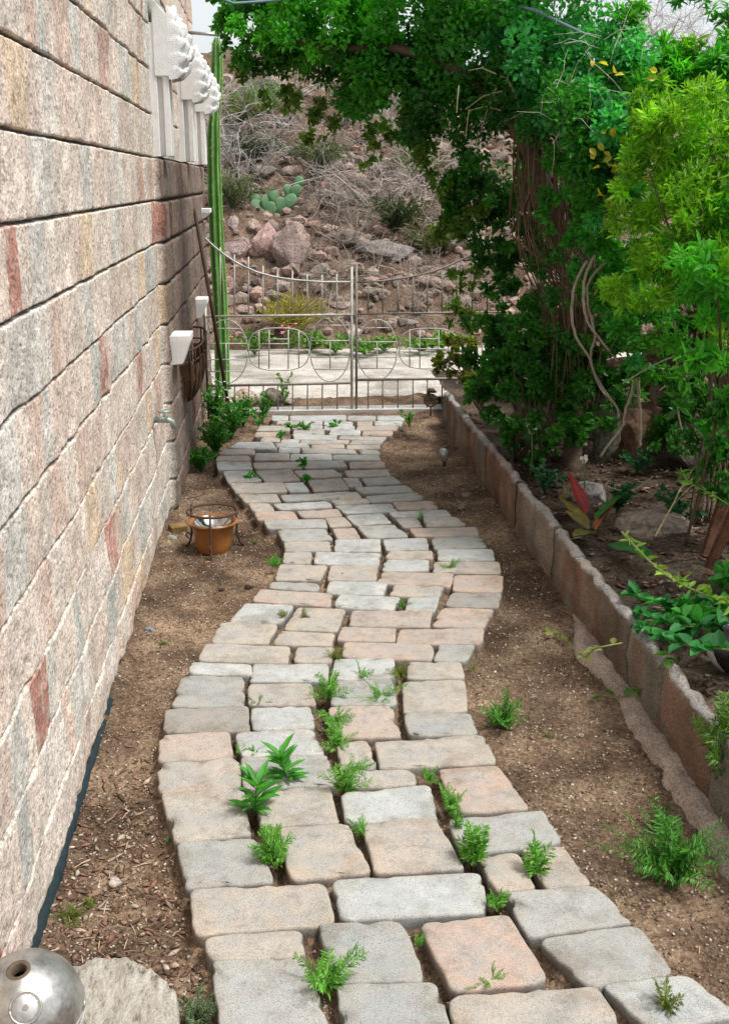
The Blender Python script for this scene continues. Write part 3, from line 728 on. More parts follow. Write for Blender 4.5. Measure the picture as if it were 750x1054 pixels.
gpart('top_arc', [[gz(*q) for q in ((2, 42), (30, 68), (60, 92), (90, 112), (120, 128), (160, 145), (200, 156), (240, 163), (280, 168), (350, 173), (438, 173))]], .008, M_gatep, leafL)
tops = [(48, 70), (90, 92), (132, 98), (175, 125), (218, 135), (262, 140), (306, 150), (350, 152), (394, 150)]
for (x, y) in tops:
    gpart('spear_bar', [[gz(x, y), gz(x, 272)]], .0055, M_gatep, leafL)
for (x, y) in tops: gpart('lower_bar', [[gz(x+1, 476), gz(x+1, 568)]], .006, M_gate, leafL)
def loop(cx, cy_, rx, ry, par, m, kind):
    l = [arc_e(cx, cy_, rx, ry)]
    if kind == 'tall':
        for fy in (-.72, -.25, .25, .62):
            w = rx*math.sqrt(1-fy*fy); l.append([gz(cx-w, cy_+fy*ry), gz(cx+w, cy_+fy*ry)])
        l.append([gz(cx, cy_-.25*ry), gz(cx, cy_+.62*ry)]); l.append([gz(cx-rx*.05, cy_-.72*ry), gz(cx-rx*.05, cy_-.98*ry)])
    else:
        for fx in (-.66, -.33, .3, .62):
            w = ry*math.sqrt(1-abs(fx)**3); l.append([gz(cx+fx*rx, cy_-w), gz(cx+fx*rx, cy_+w)])
        for fy, f0, f1 in ((-.45, -.33, .3), (0, -.9, .66), (.35, -.66, .3)): l.append([gz(cx+f0*rx, cy_+fy*ry), gz(cx+f1*rx, cy_+fy*ry)])
    return gpart('loop', l, .0048, m, par)
loop(65, 380, 65, 95, leafL, M_gatep, 'tall'); loop(374, 372, 60, 97, leafL, M_gatep, 'tall')
def squircle(cx, cy_, rx, ry, n=36):
    o = []
    for k in range(n+1):
        a = 2*math.pi*k/n; c, s = math.cos(a), math.sin(a)
        o.append(gz(cx+rx*math.copysign(abs(c)**.7, c), cy_+ry*math.copysign(abs(s)**.7, s)))
    return o
gpart('loop', [squircle(222, 373, 90, 63)]+[[gz(x, 312+abs(x-222)*.1), gz(x, 434-abs(x-222)*.1)] for x in (163, 193, 250, 281)]+[[gz(193, 343), gz(250, 343)], [gz(135, 375), gz(281, 375)], [gz(163, 357), gz(250, 357)]], .0048, M_gatep, leafL)
leafR = gpart('gate_leaf', [[gz(452, 120), gz(452, 560)], [gz(886, 60), gz(886, 580)]], .010, M_gate, gate); leafR['label'] = 'right leaf, darker and rusty'
gpart('rail', [[gz(452, 268), gz(886, 262)]], .008, M_gate, leafR); gpart('rail', [[gz(452, 464), gz(886, 458)]], .011, M_gate, leafR); gpart('rail', [[gz(452, 556), gz(886, 556)]], .011, M_gate, leafR)
gpart('top_arc', [[gz(*q) for q in ((452, 173), (520, 171), (560, 166), (600, 160), (640, 152), (680, 142), (720, 128), (770, 104), (830, 70), (886, 36))]], .008, M_gate, leafR)
for x in (487, 530, 575, 620, 662, 706, 750, 795, 840):
    gpart('spear_bar', [[gz(x, 168-max(0, (x-520))**1.5*.014), gz(x, 266)]], .0055, M_gate, leafR); gpart('lower_bar', [[gz(x, 462), gz(x, 556)]], .006, M_gate, leafR)
loop(513, 374, 60, 90, leafR, M_gatep, 'tall'); loop(825, 374, 60, 90, leafR, M_gate, 'tall')
gpart('loop', [squircle(667, 371, 88, 60)]+[[gz(x, 314), gz(x, 428)] for x in (610, 640, 696, 726)]+[[gz(580, 372), gz(726, 372)], [gz(640, 342), gz(696, 342)]], .0048, M_gatep, leafR)
gpart('latch', [[gz(434, 272), gz(460, 272)], [gz(446, 262), gz(446, 284)]], .009, M_gate, gate)
# kerb sill under the gate
mb = MB(); a = gz(0, 575)
mb.box(-.56, 1.75, 8.60, 8.78, -.05, .028, (.5, .48, .45)); o = mb.build('gate_sill', M_bed, origin=(.5, 8.7, 0)); tag(o, 'thin concrete threshold strip lying under the iron gate', 'threshold')

# garden stake in front of the gate
p = onz(443, 428, .03); st = empty('garden_stake', tuple(p), 'small black scroll ornament with round disc on a stake near the gate', 'ornament')
q = at(443, 412, p.y); mb = MB(); mb.tube([p, (p.x, p.y, q.z-.04)], .007, 6); mb.build('stake', M_rust, st, True)
mb = MB(); c = Vector((p.x, p.y, q.z))
for rr_, th in ((.046, .008), (.026, .006)):
    mb.tube([c+Vector((math.cos(R(a))*rr_, 0, math.sin(R(a))*rr_)) for a in range(0, 361, 20)], th, 6)
for a in range(0, 360, 60): mb.tube([c, c+Vector((math.cos(R(a))*.045, 0, math.sin(R(a))*.045))], .004, 4)
mb.build('disc', M_rust, st, True)
mb = MB(); cc = c+Vector((.002, 0, .062)); mb.tube([cc+Vector((-.03, 0, -.012)), cc+Vector((-.012, 0, .014)), cc+Vector((.012, 0, .012)), cc+Vector((.04, 0, .0))], [.006, .022, .02, .005], 8); mb.build('top_bird', M_rust, st, True)
# little grey teardrop lamp on the dirt
p = onz(457, 480, 0); st = empty('solar_light', tuple(p), 'small fallen grey glass solar light lying on the bare dirt by the edging wall', 'light')
mb = MB(); mb.tube([p+Vector((.0, 0, .03)), p+Vector((-.003, .01, .055)), p+Vector((-.005, .02, .085)), p+Vector((-.006, .025, .105)), p+Vector((-.006, .028, .115))], [.012, .026, .033, .026, .008], 12)
mb.build('globe', simple('grey_glass', (.42,.46,.45), .2, .3, 40, .1, .001, .3, .6), st, True)
mb = MB(); mb.tube([p+Vector((.002, -.002, -.005)), p+Vector((0, 0, .035))], [.010, .014], 8); mb.build('cap', M_rust, st, True)

# ------------------------------------------------------------------ columnar cactus (behind the wall end)
CY = 9.75
path = [(229, 440), (229, 400), (228, 350), (226, 300), (223, 250), (221, 200), (220, 160), (220, 128), (221, 116), (222, 100), (223, 80), (223, 60), (223, 45), (223, 38)]
rad = [.085, .085, .083, .08, .078, .074, .072, .066, .05, .062, .064, .062, .05, .02]
vs = []; cs = []; nr = 7; ns = nr*6
pp = [at(x, y, CY+.0) for x, y in path]
P2 = []; R2 = []
for i in range(len(pp)-1):
    for k in range(4): P2.append(pp[i].lerp(pp[i+1], k/4)); R2.append(rad[i]+(rad[i+1]-rad[i])*k/4)
P2.append(pp[-1]); R2.append(rad[-1]); R2 = [r*.76*(1+.14*noise.noise(Vector((0, 0, i*.23)))) for i, r in enumerate(R2)]
for p, r in zip(P2, R2):
    for k in range(ns):
        a = 2*math.pi*k/ns+.25; w = .5+.5*math.cos(a*nr); rr_ = r*(.66+.40*w**.8)
        vs.append((p.x+math.cos(a)*rr_, p.y+math.sin(a)*rr_, p.z))
        s = 1+.5*noise.noise(Vector((a*2, p.z*5, 0))); cr = w**6
        cs.append(tuple((g*(1-cr*.5)+e*cr*.5)*s for g, e in zip((.05,.20,.03), (.5,.6,.2))))
fs = [(i*ns+k, i*ns+(k+1) % ns, (i+1)*ns+(k+1) % ns, (i+1)*ns+k) for i in range(len(P2)-1) for k in range(ns)]
fs.append(tuple((len(P2)-1)*ns+k for k in range(ns)))
mb = MB(); mb.add(vs, fs); mb.c = cs
cac = empty('column_cactus', (pp[0].x, pp[0].y, 0), 'tall ribbed green column cactus standing at the far end of the block wall', 'cactus')
mb.build('stem', M_cact, cac, True)
mb = MB(); rr = random.Random(3)
for i, (p, r) in enumerate(zip(P2, R2)):
    for k in range(nr):
        a = 2*math.pi*k/nr+.25-.25/1; a = (2*math.pi*k)/nr
        b = Vector((p.x+math.cos(a)*r*1.05, p.y+math.sin(a)*r*1.05, p.z))
        for _ in range(2):
            d = Vector((math.cos(a)+rr.gauss(0, .5), math.sin(a)+rr.gauss(0, .5), rr.gauss(0, .5)))*.016
            mb.tube([b, b+d], [.0012, .0004], 3, (.6, .55, .4), False)
mb.build('spines', M_twig, cac)['kind'] = 'stuff'

# ------------------------------------------------------------------ things on the wall
def wallhood(Y0, label):
    root = empty('window_hood', (WX, Y0, 1.868), label, 'wall ornament', 'white hoods on the block wall')
    def B(name, *a):
        mb = MB(); mb.box(*a); o = mb.build(name, M_white, root)
        m = o.modifiers.new('b', 'BEVEL'); m.width = .004; m.segments = 2; return o
    L = .17
    B('inner_jamb', -.612, -.566, Y0, Y0+L, 1.868, 2.5)
    B('outer_jamb', -.540, -.508, Y0+.004, Y0+L, 1.870, 2.26)
    B('back_panel', -.568, -.538, Y0+.03, Y0+.05, 1.87, 2.3)
    mb = MB(); x0, x1 = -.578, -.500; y0, y1 = Y0-.006, Y0+L+.01
    mb.add([(x0,y0,2.25),(x1,y0,2.25),(x1,y1,2.25),(x0,y1,2.25),(x0,y0,2.62),(x1,y0,2.53),(x1,y1,2.53),(x0,y1,2.62)], [(0,3,2,1),(4,5,6,7),(0,1,5,4),(1,2,6,5),(2,3,7,6),(3,0,4,7)])
    o = mb.build('header', M_white, root); m = o.modifiers.new('b', 'BEVEL'); m.width = .005; m.segments = 2
    # scalloped shell ornament, lobed lump reaching outwards
    mb = MB(); rr = random.Random(9)
    nu, nv = 44, 40; vs = []
    for i in range(nu):
        u = i/(nu-1)
        for j in range(nv):
            v = j/(nv-1); z = 2.235+.335*v
            out = .022+.105*math.sin(math.pi*min(1, v*.80+.16))**1.1*(1-.35*v)
            fan = abs(math.sin((u*5.0)*math.pi+v*.8))**.6
            curl = abs(math.sin(v*15+math.sin(u*9)*.9))**.7
            e = math.sin(math.pi*min(1, max(0, u)))**.30
            o_ = (out*(.60+.22*fan+.28*curl)+.022*noise.noise(Vector((u*9, v*9, 2)))+.010*noise.noise(Vector((u*24, v*24, 5))))*e
            vs.append((-.506+o_, Y0-.006+.20*u, z+.02*curl*e))
    mb.add(vs, [(i*nv+j, i*nv+j+1, (i+1)*nv+j+1, (i+1)*nv+j) for i in range(nu-1) for j in range(nv-1)])
    mb.build('shell_ornament', simple('white_carving', (.80,.80,.79), .7, .15, 60, .8, .006), root, True)
wallhood(6.02, 'nearest white plaster hood with scalloped shell top on the block wall')
wallhood(7.72, 'middle white plaster hood, its shell greyer, between the nearest hood and farthest')
wallhood(9.02, 'farthest white plaster hood, touching the column cactus at the wall end')
def corbel(Y0, z1, w, h, label):
    mb = MB(); x0 = WX+.02; x1 = x0+w
    vs = [(x0,Y0,z1),(x1,Y0,z1),(x1,Y0+.22,z1),(x0,Y0+.22,z1),(x0,Y0,z1-.03),(x1,Y0,z1-.03),(x1,Y0+.22,z1-.03),(x0,Y0+.22,z1-.03),
          (x0,Y0+.01,z1-h),(x1-.045,Y0+.01,z1-h+.01),(x1-.045,Y0+.2,z1-h+.01),(x0,Y0+.2,z1-h)]
    fs = [(0,1,2,3),(0,4,5,1),(1,5,6,2),(2,6,7,3),(4,8,9,5),(5,9,10,6),(6,10,11,7),(8,11,10,9),(0,3,7,4),(4,7,11,8)]
    mb.add(vs, fs); o = mb.build('wall_corbel', M_white, origin=(x0, Y0, z1)); m = o.modifiers.new('b', 'BEVEL'); m.width = .003; m.segments = 2
    tag(o, label, 'corbel', 'white corbels on the wall')
corbel(5.98, .965, .125, .16, 'near white tapered corbel on the block wall above the wire basket')
corbel(7.9, .965, .105, .14, 'second white corbel on the block wall, behind the wire basket')
corbel(9.0, 1.545, .09, .08, 'small high white corbel beside the top of the leaning iron pole')

# wire basket
bY0, bY1, bz = 6.35, 7.45, .83; X0 = -.548
bk = empty('wire_basket', (X0, (bY0+bY1)/2, .5), 'half-round black wire hay basket with brown coir liner hung on the wall', 'planter')
def rimp(t, s=1.0, z=bz): # t 0..1 along
    a = math.pi*t; return Vector((X0+.112*s*math.sin(a)**.6, (bY0+bY1)/2-(bY1-bY0)/2*s*math.cos(a), z))
mb = MB(); mb.tube([rimp(t/20) for t in range(21)], .007, 6); mb.tube([rimp(t/20, .96, bz-.07) for t in range(21)], .005, 5)
mb.tube([(X0, bY0, bz), (X0, bY1, bz)], .007, 6); mb.build('rim', M_rust, bk, True)
mb = MB()
for k in range(1, 10):
    t = k/10; a = rimp(t); e = Vector((X0+.01, (bY0+bY1)/2+(a.y-(bY0+bY1)/2)*.45, bz-.34))
    pts = []
    for j in range(9):
        s = j/8; pts.append(Vector((a.x+(e.x-a.x)*s**2.2, a.y+(e.y-a.y)*s**1.5, a.z+(e.z-a.z)*math.sin(s*math.pi/2))))
    mb.tube(pts, .0055, 5)
mb.build('bars', M_rust, bk, True)
mb = MB(); vs = []; nn = 24
for i in range(9):
    s = i/8
    for k in range(nn+1):
        t = k/nn; a = rimp(t, .93); e = Vector((X0+.01, (bY0+bY1)/2+(a.y-(bY0+bY1)/2)*.4, bz-.33))
        q = Vector((a.x+(e.x-a.x)*s**2.2, a.y+(e.y-a.y)*s**1.5, (bz-.09)+(e.z-bz+.09)*math.sin(s*math.pi/2)))
        q += Vector((noise.noise(q*14), noise.noise(q*14+Vector((5, 0, 0))), noise.noise(q*22)))*.014
        if i == 0: q.z += .03*noise.noise(q*9)
        vs.append(q)
fs = [(i*(nn+1)+k, i*(nn+1)+k+1, (i+1)*(nn+1)+k+1, (i+1)*(nn+1)+k) for i in range(8) for k in range(nn)]
mb.add(vs, fs); mb.build('coir_liner', simple('coir', (.20,.105,.05), .95, .6, 60, 1, .01), bk, True)
# hose tap
p = onx(162, 432, WX+.02); tp = empty('hose_tap', tuple(p), 'small verdigris garden tap sticking out of the block wall', 'tap')
mb = MB(); M_tap = simple('verdigris_brass', (.38,.45,.40), .5, .5, 60, .3, .002, .5)
mb.tube([p+Vector((-.04, 0, 0)), p+Vector((.05, 0, 0)), p+Vector((.07, 0, -.01)), p+Vector((.078, 0, -.045))], [.014, .016, .015, .012], 10); mb.build('spout', M_tap, tp, True)
mb = MB(); c = p+Vector((.035, -.002, .0)); mb.tube([c, c+Vector((.0, -.0, .04))], .006, 6); mb.tube([c+Vector((.028*math.cos(R(a)), .028*math.sin(R(a)), .042)) for a in range(0, 361, 30)], .005, 6); mb.tube([c+Vector((-.028, 0, .042)), c+Vector((.028, 0, .042))], .004, 5); mb.build('handle', M_tap, tp, True)
# leaning iron pole, thin post, bracket rod
a = at(200, 215, 7.95); b = onz(237, 431, .02)
mb = MB(); mb.tube([a, a.lerp(b, .5)+Vector((.004, 0, .004)), b], [.012, .014, .014], 8); o = mb.build('leaning_pole', M_rust, smooth=True, origin=tuple(b)); tag(o, 'rusty dark iron pole leaning against the wall in front of the gate', 'pole')
a = at(210.5, 325, 8.45); mb = MB(); mb.tube([(a.x, 8.45, 0), (a.x, 8.45, a.z)], .010, 6); o = mb.build('gate_post', M_rust, smooth=True, origin=(a.x, 8.45, 0)); tag(o, 'thin rusty hinge post at the left edge of the gate by the wall', 'post')
a = at(203, 33, 8.9); b = at(231, 36, 8.9); mb = MB(); mb.tube([Vector((WX, 8.9, a.z)), b], .012, 8); mb.tube([b+Vector((0, 0, -.02)), b+Vector((0, 0, .03))], .009, 6); o = mb.build('wall_bracket', simple('galvanised', (.42,.45,.46), .45, .3, 30, .1, .001, .7), smooth=True, origin=(WX, 8.9, a.z)); tag(o, 'thin grey metal bracket rod projecting from the wall above the cactus', 'bracket')
mb = MB(); mb.tube([at(150, -30, 5.9), at(240, 3, 6.4), at(330, -3, 6.6), at(430, -6, 6.4), at(510, 0, 6.0), at(550, 10, 5.6), at(600, 34, 5.5)], .008, 6); o = mb.build('cable', simple('blue_grey_cable', (.16,.24,.28), .5, .2, 30, .1, .001), smooth=True); tag(o, 'blue-grey cable running through the top of the leaf arch', 'cable')

# ------------------------------------------------------------------ pot in iron stand
pc = onz(220, 567, 0); pot = empty('glazed_pot', tuple(pc), 'orange-brown glazed pot with a shiny bowl inside, standing in the black iron ring', 'pot')
M_pot = simple('amber_glaze', (.36,.14,.035), .28, .45, 14, .15, .003, 0, .6)
mb = MB(); mb.lathe([(0, .002), (.078, .002), (.084, .012), (.088, .05), (.098, .11), (.104, .140), (.122, .146), (.126, .152), (.122, .158), (.104, .154), (.096, .12), (.084, .05), (0, .02)], pc, 36); mb.build('pot_body', M_pot, pot, True)
M_silver = simple('shiny_bowl', (.75,.76,.76), .12, .15, 20, .1, .002, 1)
mb = MB(); mb.lathe([(0, .105), (.03, .108), (.07, .122), (.09, .150), (.093, .152), (.088, .145), (.07, .117), (0, .1)], pc, 32); mb.build('inner_bowl', M_silver, pot, True)
stn = empty('iron_stand', tuple(pc+Vector((0, 0, 0))), 'black iron three-legged ring stand around the glazed pot', 'stand')
mb = MB(); mb.tube([pc+Vector((.122*math.cos(R(a)), .122*math.sin(R(a)), .205)) for a in range(0, 361, 12)], .0065, 8); mb.build('ring', M_rust, stn, True)
for a in (-92, 28, 148):
    d = Vector((math.cos(R(a)), math.sin(R(a)), 0)); s = pc.copy()
    mb = MB(); mb.tube([s+d*.124+Vector((0,0,.222)), s+d*.130+Vector((0,0,.14)), s+d*.128+Vector((0,0,.07)), s+d*.145+Vector((0,0,.02)), s+d*.165+Vector((0,0,0))], .006, 6)
    mb.tube([s+d*.128+Vector((0,0,.06)), s+d*.155+Vector((0,0,.075)), s+d*.165+Vector((0,0,.055)), s+d*.15+Vector((0,0,.045))], .004, 5)
    mb.build('leg', M_rust, stn, True)

# ------------------------------------------------------------------ stump and ball lantern
zs_ = .15; outl = [(72, 996), (98, 984), (128, 985), (150, 994), (166, 1006), (181, 1021), (184, 1062), (160, 1100), (110, 1108), (70, 1085), (62, 1040)]
pts = [onz(x, y, zs_) for x, y in outl]; cen = sum(pts, Vector())/len(pts)
m, nt, b = mat('weathered_stump', .9, .2)
mps = N(nt, 'ShaderNodeMapping'); mps.inputs['Scale'].default_value = (1.6, .5, 1); mps.inputs['Rotation'].default_value = (0, 0, .7); nt.links.new(wpos(nt), mps.inputs['Vector']); w = nz(nt, 34, 7, .75, mps.outputs[0]); sepn = N(nt, 'ShaderNodeMapping'); nt.links.new(wpos(nt), sepn.inputs['Vector']); sepn.inputs['Scale'].default_value = (1.0, 1.0, 1.0); sepn.inputs['Location'].default_value = (-cen.x-.08, -cen.y+.05, 0)
wv = N(nt, 'ShaderNodeTexWave', Scale=30.0, Distortion=14.0, Detail=5.0); wv.wave_type = 'RINGS'; wv.rings_direction = 'Z'; nt.links.new(sepn.outputs[0], wv.inputs['Vector']); wv.inputs['Detail Scale'].default_value = 1.5
c1 = ramp(nt, wv.outputs['Fac'], [(.0, (.36,.335,.295)), (.6, (.43,.405,.365))]); c2 = ramp(nt, w, [(.36, (.28,.26,.23)), (.45, (.8,.78,.75)), (.55, (1,1,.98)), (.7, (1.35,1.32,1.28))])
nt.links.new(mixc(nt, c1, c2, 1.0, 'MULTIPLY'), b.inputs['Base Color']); bump(nt, b, w, .8, .008)
mb = MB(); n = 66; vs = []; cs = []
def outp(t):
    t = t*len(pts); i = int(t) % len(pts); f = t-int(t); return pts[i].lerp(pts[(i+1) % len(pts)], f)
rings = [(1.06, -.17), (1.04, -.10), (1.03, -.03), (1.0, -.006), (.97, 0), (.75, .001), (.45, .0), (.2, -.002)]
for s, dz in rings:
    for k in range(n):
        p = outp(k/n); q = cen+(p-cen)*(s+.05*noise.noise(Vector((k*.55, s*.3, 0))))
        vs.append((q.x, q.y, zs_+dz+.012*noise.noise(Vector((q.x*22, q.y*22, 0)))+.006*noise.noise(Vector((q.x*70, q.y*70, 0)))))
fs = [(r_*n+k, r_*n+(k+1) % n, (r_+1)*n+(k+1) % n, (r_+1)*n+k) for r_ in range(len(rings)-1) for k in range(n)]; fs = [f[::-1] for f in fs]
fs.append(tuple((len(rings)-1)*n+k for k in range(n))[::-1])
mb.add(vs, fs); o = mb.build('tree_stump', m, smooth=True, origin=(cen.x, cen.y, 0)); tag(o, 'weathered pale wooden stump in the near left corner beside the metal ball', 'stump')
bc = onz(29, 1036, .36); dep = (bc-CAM).dot(FW); br_ = 56/F_*dep
ball = empty('metal_ball_lantern', (bc.x, bc.y, 0), 'dented silver metal ball with rusty top hole and round window, near left corner', 'lantern')
m, nt, b = mat('galvanised_ball', .30, .5); b.inputs['Metallic'].default_value = .85
c = ramp(nt, nz(nt, 22, 5, .7), [(.3, (.24,.23,.21)), (.5, (.46,.45,.43)), (.7, (.62,.62,.60))]); nt.links.new(c, b.inputs['Base Color'])
rg = ramp(nt, nz(nt, 30, 4), [(.3, (.22,)*3), (.7, (.5,)*3)]); nt.links.new(rg, b.inputs['Roughness']); bump(nt, b, nz(nt, 12, 3), .4, .006)
tocam = (CAM-bc).normalized()
prof = []
for k in range(0, 41):
    a = R(-90+k*180/40*.94+0); prof.append((br_*math.cos(a), br_*math.sin(a)))
mb = MB(); mb.lathe(prof, (0, 0, 0), 48)
tilt = Matrix.Rotation(R(12), 4, 'X') @ Matrix.Rotation(R(-3), 4, 'Y')
mb.v = [tuple(Vector(bc)+(tilt @ Vector(v))) for v in mb.v]; mb.build('shell', m, ball, True)
def bring(rz, z, th, name, mt, par=ball):
    mb = MB(); mb.tube([Vector(bc)+(tilt @ Vector((rz*math.cos(R(a)), rz*math.sin(R(a)), z))) for a in range(0, 361, 8)], th, 6); return mb.build(name, mt, par, True)
bring(br_*1.004, -br_*.12, .0016, 'seam', m)
rtop, ztop = prof[-1]
mb = MB(); mb.lathe([(rtop*1.35, ztop-.010), (rtop*1.3, ztop-.002), (rtop*.9, ztop+.002), (rtop*.72, ztop-.002), (rtop*.7, ztop-.02)], (0, 0, 0), 32)
mb.v = [tuple(Vector(bc)+(tilt @ Vector(v))) for v in mb.v]; mb.build('rusty_collar', simple('rusty_collar', (.16,.12,.085), .7, .5, 50, .5, .002, .3), ball, True)
# round window facing the viewer side
d = (onz(26, 1037, .36)-CAM); wn = ray(26, 1038); 
dirw = Vector((-.03, -.80, .62)).normalized()
# intersect ray through (26,1038) with the ball
dd = wn.normalized(); oc = CAM-bc; B_ = dd.dot(oc); D_ = B_*B_-(oc.length_squared-br_*br_); hit = CAM+dd*(-B_-math.sqrt(D_)); dirw = (hit-bc).normalized()
u = dirw.cross(Vector((0, 0, 1))).normalized(); w_ = dirw.cross(u); pr = 15/F_*dep
mb = MB(); cpt = bc+dirw*(br_-.004)
mb.tube([cpt+(u*math.cos(R(a))+w_*math.sin(R(a)))*pr for a in range(0, 361, 12)], .0022, 6); mb.build('window_ring', m, ball, True)
mb = MB(); vs = [cpt+dirw*.0045]+[cpt+dirw*.001+(u*math.cos(R(a))+w_*math.sin(R(a)))*pr for a in range(0, 360, 15)]; mb.add(vs, [(0, k+1, (k+1) % 24+1) for k in range(24)]); mb.build('window_disc', simple('dull_disc', (.34,.32,.28), .4, .4, 60, .3, .002, .6), ball, True)
mb = MB(); mb.lathe([(.075, 0), (.07, .02), (.035, .05), (.03, .2), (.045, bc.z-br_+.012), (0, bc.z-br_+.014)], (bc.x, bc.y, 0), 24); mb.build('foot', M_rust, ball, True)

# ------------------------------------------------------------------ loose things on the dirt
for (x, y, r, c, lab) in [(176,556,.026,(.22,.27,.22),'grey-green stone against the wall left of the pot'),(213,581,.017,(.24,.13,.09),'small red-brown stone right in front of the pot'),
   (228,609,.016,(.07,.04,.03),'dark round seed pod, left of the pair below the pot'),(256,606,.017,(.06,.04,.03),'dark round seed pod, right of the pair below the pot'),
   (153,651,.022,(.20,.23,.26),'blue-grey pebble near the wall below the pot'),(480,512,.03,(.24,.18,.13),'brown clod on the dirt right of the path bend'),(474,525,.02,(.3,.22,.16),'light brown clod in front of the bigger clod'),
   (119,912,.02,(.5,.42,.36),'pale pinkish stone in the mulch beside the wall'),(598,758,.009,(.55,.5,.44),'tiny white stone on the dirt by the footing'),(632,727,.01,(.5,.46,.4),'small pale chip of stone under the edging wall')]:
    p = onz(x, y, 0); rock('stone', (p.x, p.y, 0), r, int(x*y) % 97, c, lab, 'stone', .75, sq=(1.25, 1, 1), group=None)
p = onz(183, 548, 0); mb = MB(); mb.box(-.045, .045, -.03, .03, -.01, .045, (.24,.14,.05)); o = mb.build('brick_piece', simple('ochre_brick', (.26,.16,.06), .9, .5, 30, .7, .006)); o.location = (p.x, p.y, 0); o.rotation_euler = (.1, 0, .4); m_ = o.modifiers.new('b', 'BEVEL'); m_.width = .008; m_.segments = 3; tag(o, 'mossy ochre broken brick lying between wall and glazed pot', 'brick')
# gravel grit and mulch
def chips(name, n, xr, yr, rmin, rmax, pal, label, zf, dens=None, flat=.5, elong=1.0):
    V = []; Fs = []; C = []; k = 0
    base = np.array([(1,0,0),(0,1,0),(-1,0,0),(0,-1,0),(0,0,1),(0,0,-1)], dtype=float)
    bf = np.array([(0,1,4),(1,2,4),(2,3,4),(3,0,4),(1,0,5),(2,1,5),(3,2,5),(0,3,5)])
    X = rng.uniform(*xr, n); Y = yr[0]+(yr[1]-yr[0])*rng.random(n)**1.5
    if dens is not None: keep = rng.random(n) < dens(X, Y); X = X[keep]; Y = Y[keep]
    n = len(X); Z = zf(X, Y); r = rmin+(rmax-rmin)*rng.random(n)**2.5
    b = base[None]*(1+.35*rng.normal(size=(n, 6, 3)).clip(-1, 1)) + rng.normal(size=(n, 6, 3))*.16
    b[..., 0] *= elong*(1+rng.random((n, 1))*(elong-1)); b[..., 2] *= flat
    a = rng.random(n)*6.28; ca, sa = np.cos(a)[:, None], np.sin(a)[:, None]
    x = b[..., 0]*ca-b[..., 1]*sa; y = b[..., 0]*sa+b[..., 1]*ca
    t = rng.normal(size=(n, 1))*.3; z = b[..., 2]+x*t
    V = np.stack([x*r[:, None]+X[:, None], y*r[:, None]+Y[:, None], z*r[:, None]+Z[:, None]+r[:, None]*flat*.4], -1).reshape(-1, 3)
    Fs = (np.arange(n)[:, None, None]*6+bf[None]).reshape(-1, 3)
    P = np.array(pal)[rng.integers(0, len(pal), n)]*(rng.uniform(.7, 1.25, (n, 1)))
    o = link(name, fastmesh(name, V, Fs, np.repeat(P, 6, axis=0)), M_chip); return tag(o, label, 'gravel', kind='stuff')
offp = lambda X, Y: 1-pathmask(X, Y)
grit = [(.34,.26,.19),(.22,.15,.105),(.14,.095,.065),(.44,.37,.30),(.09,.065,.045),(.26,.18,.125),(.5,.44,.38)]
chips('grit', 60000, (-.62, 1.2), (1.75, 8.5), .0012, .0065, grit, 'coarse grit and crumbs of soil covering the dirt strips', zdirt, offp, .6)
chips('joint_grit', 16000, (-.62, 1.1), (1.75, 8.5), .0012, .004, grit, 'sandy grit in the joints between the pavers', zdirt, lambda X, Y: pathmask(X, Y), .6)
chips('wood_mulch', 2600, (-.60, -.02), (1.75, 3.3), .003, .010, [(.18,.11,.075),(.27,.17,.115),(.36,.26,.19),(.12,.075,.05),(.42,.34,.27),(.15,.09,.06),(.24,.12,.085)], 'shredded reddish bark mulch in the near left dirt strip', lambda X, Y: zdirt(X, Y)+.002, lambda X, Y: offp(X, Y)*np.clip(1.6-np.abs(Y-2.35)*1.6, .1, 1), .28, 1.8)
mb = MB(); rr = random.Random(21)
for i in range(240):
    x = rr.uniform(-.58, 1.15); y = rr.uniform(1.9, 6.5) if i > 90 else rr.uniform(1.9, 2.9)
    if i <= 90: x = rr.uniform(-.56, -.1)
    if pathmask(np.array([x]), np.array([y]))[0] > 0: continue
    z = float(zdirt(np.array([x]), np.array([y]))[0])+.004; a = rr.uniform(0, 3.14); L = rr.uniform(.015, .06)
    d = Vector((math.cos(a), math.sin(a), rr.uniform(-.05, .12)))*L; q = Vector((x, y, z)); c = rr.choice([(.30,.2,.13),(.42,.32,.23),(.2,.12,.08)])
    mb.tube([q-d*.5, q+Vector((0, 0, .003)), q+d*.5], [.0012, .0016, .0008], 3, c, False)
o = mb.build('twig_litter', M_chip); tag(o, 'fine dry twigs and straw scattered on the dirt', 'litter', kind='stuff')
chips('leaf_litter', 9000, (1.3, 3.2), (2.0, 7.5), .004, .016, [(.11,.07,.05),(.16,.10,.07),(.07,.045,.03),(.24,.17,.13),(.15,.07,.055)], 'dark fallen leaf litter on the raised bed soil', lambda X, Y: .222+.05*(fbm(X*2, Y*2, 50)-.5)+.04*(fbm(X*9, Y*9, 51, 3)-.5)+.10*np.clip((X-1.6)/2, 0, 1), None, .25, 1.5)

